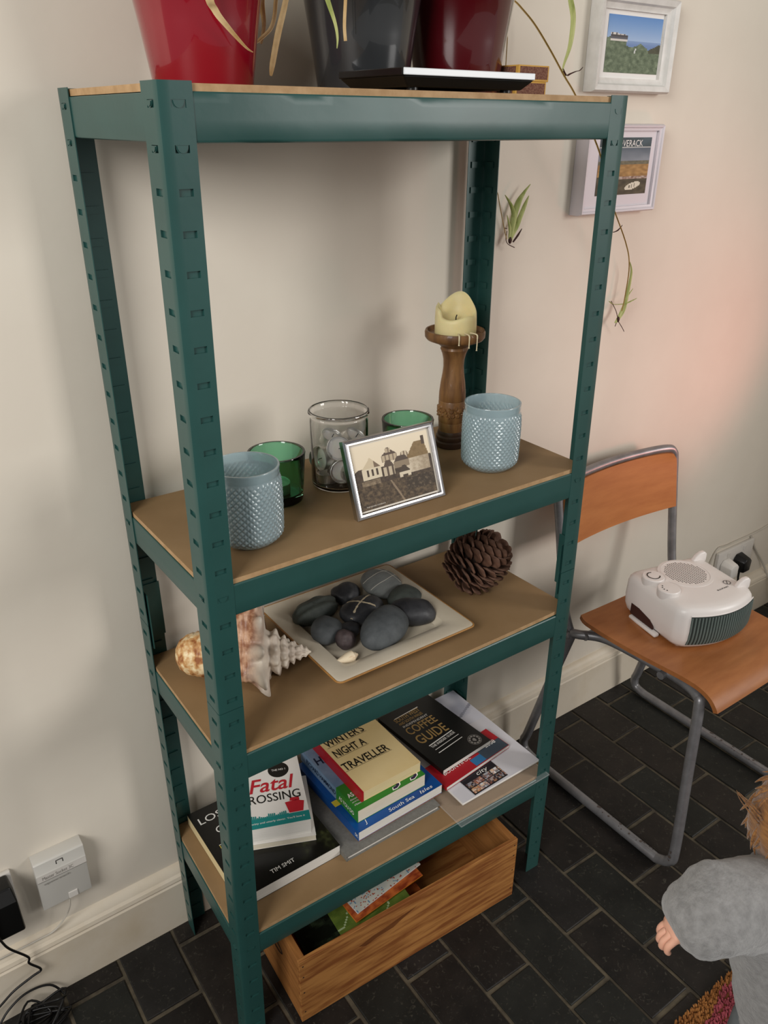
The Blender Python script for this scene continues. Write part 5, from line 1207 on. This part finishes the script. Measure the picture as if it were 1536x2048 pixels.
mat('jersey', '#8f8e8d', .95, col2='#7c7b7a', scale=90, bump=1.0, bscale=260, sheen=.3); mat('trousers', '#6d7275', .9, col2='#62686b', scale=30, bump=.4, bscale=150); mat('piping_white', '#d5d5d2', .7); mat('piping_navy', '#1d222b', .7); mat('eye_dark', '#20150f', .2)
kid0 = Vector((.575, -.615, .017))
kid = thing('person', 'small child with ginger hair in a grey jersey, cut off by the right edge', 'person', kid0)
K = lambda *p: Vector(p) - kid0
sh_l, el_l, ha_l = atd(1535, 1795, 1.035) - kid0, atd(1432, 1818, .970) - kid0, atd(1378, 1845, .975) - kid0
ch_ = atd(1590, 1850, 1.075) - kid0; be_ = atd(1592, 1965, 1.115) - kid0; pe_ = atd(1606, 2060, 1.150) - kid0
hd_ = atd(1628, 1655, 1.040) - kid0; nk_ = (atd(1592, 1765, 1.06) - kid0)
sh_r = ch_ + (ch_ - sh_l) * .75 + Vector((0, 0, .035)); el_r = sh_r + Vector((.07, -.06, -.06)); ha_r = el_r + Vector((.05, .06, -.03))
hip_l, hip_r = pe_ + Vector((-.022, .040, -.03)), pe_ + Vector((.022, -.045, -.03))
kn_l, kn_r = Vector((hip_l.x + .015, hip_l.y + .01, .150)), Vector((hip_r.x + .02, hip_r.y - .01, .150))
an_l, an_r = Vector((hip_l.x, hip_l.y + .01, .035)), Vector((hip_r.x, hip_r.y - .01, .035))
to_l, to_r = an_l + Vector((.065, .005, -.019)), an_r + Vector((.065, -.005, -.019))
V = [pe_, be_, ch_, nk_, hd_, sh_l, el_l, ha_l, sh_r, el_r, ha_r, hip_l, kn_l, an_l, to_l, hip_r, kn_r, an_r, to_r]
E_ = [(0, 1), (1, 2), (2, 3), (3, 4), (2, 5), (5, 6), (6, 7), (2, 8), (8, 9), (9, 10), (0, 11), (11, 12), (12, 13), (13, 14), (0, 15), (15, 16), (16, 17), (17, 18)]
R_ = [.048, .054, .056, .030, .058, .034, .027, .020, .034, .027, .020, .036, .030, .022, .016, .036, .030, .022, .016]
skinned('body', V, E_, R_, 'skin', kid)
fd = Vector((.75, -.55, -.30)).normalized()               # the child looks away to the right and down
up_ = (Vector((.18, -.1, 1)) - fd * Vector((.18, -.1, 1)).dot(fd)).normalized(); rt_ = fd.cross(up_)
HX = Matrix(((rt_.x, fd.x, up_.x, hd_.x), (rt_.y, fd.y, up_.y, hd_.y), (rt_.z, fd.z, up_.z, hd_.z), (0, 0, 0, 1)))
m = MB()
def head_fn(u, v):
    a = 2 * PI * u; ph = -PI / 2 + PI * v; c_ = math.cos(ph)
    x, y, z = .060 * c_ * math.cos(a), .068 * c_ * math.sin(a), .070 * math.sin(ph)
    if y > 0 and z < -.01: x *= 1 - .18 * min(1, (-z - .01) / .05)
    if y > .04: y += .009 * math.exp(-((x / .008) ** 2 + ((z + .012) / .010) ** 2)) + .004 * math.exp(-((x / .013) ** 2 + ((z + .034) / .005) ** 2)) - .004 * (math.exp(-(((x - .024) / .010) ** 2 + (z / .008) ** 2)) + math.exp(-(((x + .024) / .010) ** 2 + (z / .008) ** 2)))
    return (x, y, z)
m.grid(head_fn, 48, 32, HX, wrap=True); hd = part('head', m, 'skin', kid, smooth=180)
for s in (-1, 1):
    q = MB(); q.lathe([(.0005, -.006), (.0045, -.004), (.006, 0), (.0045, .004), (.0005, .006)], 14, HX @ T((s * .024, .0575, .001))); part('eye', q, 'eye_dark', hd, smooth=180)
    q = MB(); q.tube([(s * .060, -.002, .014), (s * .067, -.008, .012), (s * .069, -.010, -.002), (s * .064, -.004, -.016), (s * .058, .0, -.018)], [.004, .005, .005, .004, .002], 8, HX); part('ear', q, 'skin', hd, smooth=180)
m = MB(); m.tube([(-.014, .066, -.036), (0, .0695, -.0375), (.014, .066, -.036)], .0022, 6, HX); mat('lip', '#b3685c', .5); part('mouth', m, 'lip', hd, smooth=180)
m = MB()
def hair_fn(u, v):
    a = 2 * PI * u; ph = -PI / 2 * .55 + (PI / 2 * 1.55) * v; c_ = math.cos(ph); f = math.sin(a)
    low = -.55 * PI / 2 if f < .25 else .35; ph = max(ph, low + .0); c_ = math.cos(ph)
    k = 1.13 + .05 * nz(math.cos(a) * 3, math.sin(a) * 3, ph * 2) + .03 * nz(math.cos(a) * 11, math.sin(a) * 11, ph * 3)
    return (.060 * c_ * math.cos(a) * k, .068 * c_ * math.sin(a) * k - .003, .070 * math.sin(ph) * k + .002)
m.grid(hair_fn, 64, 30, HX, wrap=True); hr = part('hair', m, 'hair', hd, smooth=180)
rnd = random.Random(8)
q = MB()
for k in range(230):                                      # loose locks
    a = rnd.uniform(0, 2 * PI); ph = rnd.uniform(-.5, 1.45)
    if math.sin(a) > .3 and ph < .5: continue
    p = Vector((.066 * math.cos(ph) * math.cos(a), .074 * math.cos(ph) * math.sin(a), .078 * math.sin(ph))); nn = p.normalized(); dn = (Vector((rnd.uniform(-.3, .3), -.3, -1)) - nn * Vector((0, -.3, -1)).dot(nn)).normalized()
    L_ = rnd.uniform(.018, .038); q.tube(spline([p, p + nn * .004 + dn * L_ * .5, p + nn * .003 + dn * L_ + Vector((rnd.uniform(-.006, .006), 0, 0))], 3), [.0022, .0026, .0026, .0024, .002, .0012, .0004], 5, HX)
W_ = [atd(*p) - kid0 for p in ((1520, 1640, 1.02), (1500, 1615, 1.02), (1484, 1598, 1.02), (1473, 1584, 1.02))]
for k in range(5): q.tube([p + Vector((.0012 * (k % 3), .002 * math.sin(k * 2 + i * .3), (k - 2) * .0042 * (1 - i / 13))) for i, p in enumerate(spline(W_, 4))], [.0013 - .00009 * i for i in range(13)], 5)
o = part('loose_hair', q, 'hair', hr, smooth=180); o['kind'] = 'stuff'
# jersey and trousers follow the body
wool = lambda co, n_: co + n_ * (.0030 * nz(co.x * 60, co.y * 60, co.z * 60) + .0055 * nz(co.x * 22, co.y * 22, co.z * 22))
jl = [pe_ + Vector((0, 0, -.030)), be_, ch_, nk_ + Vector((0, 0, -.012)), sh_l, el_l.lerp(sh_l, .35), el_l, ha_l.lerp(el_l, .45), ha_l + (ha_l - el_l).normalized() * .026, sh_r, el_r, ha_r.lerp(el_r, .15)]
skinned('jersey', jl, [(0, 1), (1, 2), (2, 3), (2, 4), (4, 5), (5, 6), (6, 7), (7, 8), (2, 9), (9, 10), (10, 11)],
        [.090, .084, .080, .048, .062, .058, .056, .054, .046, .056, .046, .032], 'jersey', kid, sub=3, root=1, fn=wool)
tl = [pe_ + Vector((0, 0, .045)), pe_ + Vector((0, 0, .0)), hip_l + Vector((0, .004, -.035)), kn_l, an_l + Vector((0, 0, .012)), hip_r + Vector((0, -.004, -.035)), kn_r, an_r + Vector((0, 0, .012))]
skinned('trousers', tl, [(0, 1), (1, 2), (2, 3), (3, 4), (1, 5), (5, 6), (6, 7)], [.068, .070, .052, .043, .034, .052, .043, .034], 'trousers', kid, sub=2, root=1)
# hand just out of the cuff, loosely curled
hb = ha_l; hdv = (ha_l - el_l).normalized(); side_ = hdv.cross(Vector((0, 0, 1))).normalized(); upv = side_.cross(hdv)
hv, he, hr_ = [hb - hdv * .012, hb + hdv * .010, hb + hdv * .024], [(0, 1), (1, 2)], [.016, (.018, .012), (.016, .010)]
for k, (off, ln) in enumerate(((-.0125, .021), (-.0042, .025), (.0042, .024), (.0125, .018))):
    b0 = len(hv); root_ = hb + hdv * .026 + side_ * off
    hv += [root_, root_ + hdv * ln * .5 - upv * .003, root_ + hdv * ln * .75 - upv * .011, root_ + hdv * ln * .62 - upv * .018]; he += [(2, b0), (b0, b0 + 1), (b0 + 1, b0 + 2), (b0 + 2, b0 + 3)]; hr_ += [.0054, .0050, .0046, .0038]
b0 = len(hv); hv += [hb + hdv * .006 + side_ * .017 - upv * .004, hb + hdv * .020 + side_ * .024 - upv * .010, hb + hdv * .030 + side_ * .018 - upv * .015]; he += [(1, b0), (b0, b0 + 1), (b0 + 1, b0 + 2)]; hr_ += [.0062, .0056, .0044]
skinned('hand', hv, he, hr_, 'skin', kid, sub=2)
skinned('shoe', [an_l + Vector((-.012, 0, -.012)), an_l + Vector((.02, 0, -.012)), to_l + Vector((.004, 0, .006))], [(0, 1), (1, 2)], [.026, .027, .024], 'piping_navy', kid, fn=lambda c, n_: Vector((c.x, c.y, max(c.z, .001))))
skinned('shoe', [an_r + Vector((-.012, 0, -.012)), an_r + Vector((.02, 0, -.012)), to_r + Vector((.004, 0, .006))], [(0, 1), (1, 2)], [.026, .027, .024], 'piping_navy', kid, fn=lambda c, n_: Vector((c.x, c.y, max(c.z, .001))))
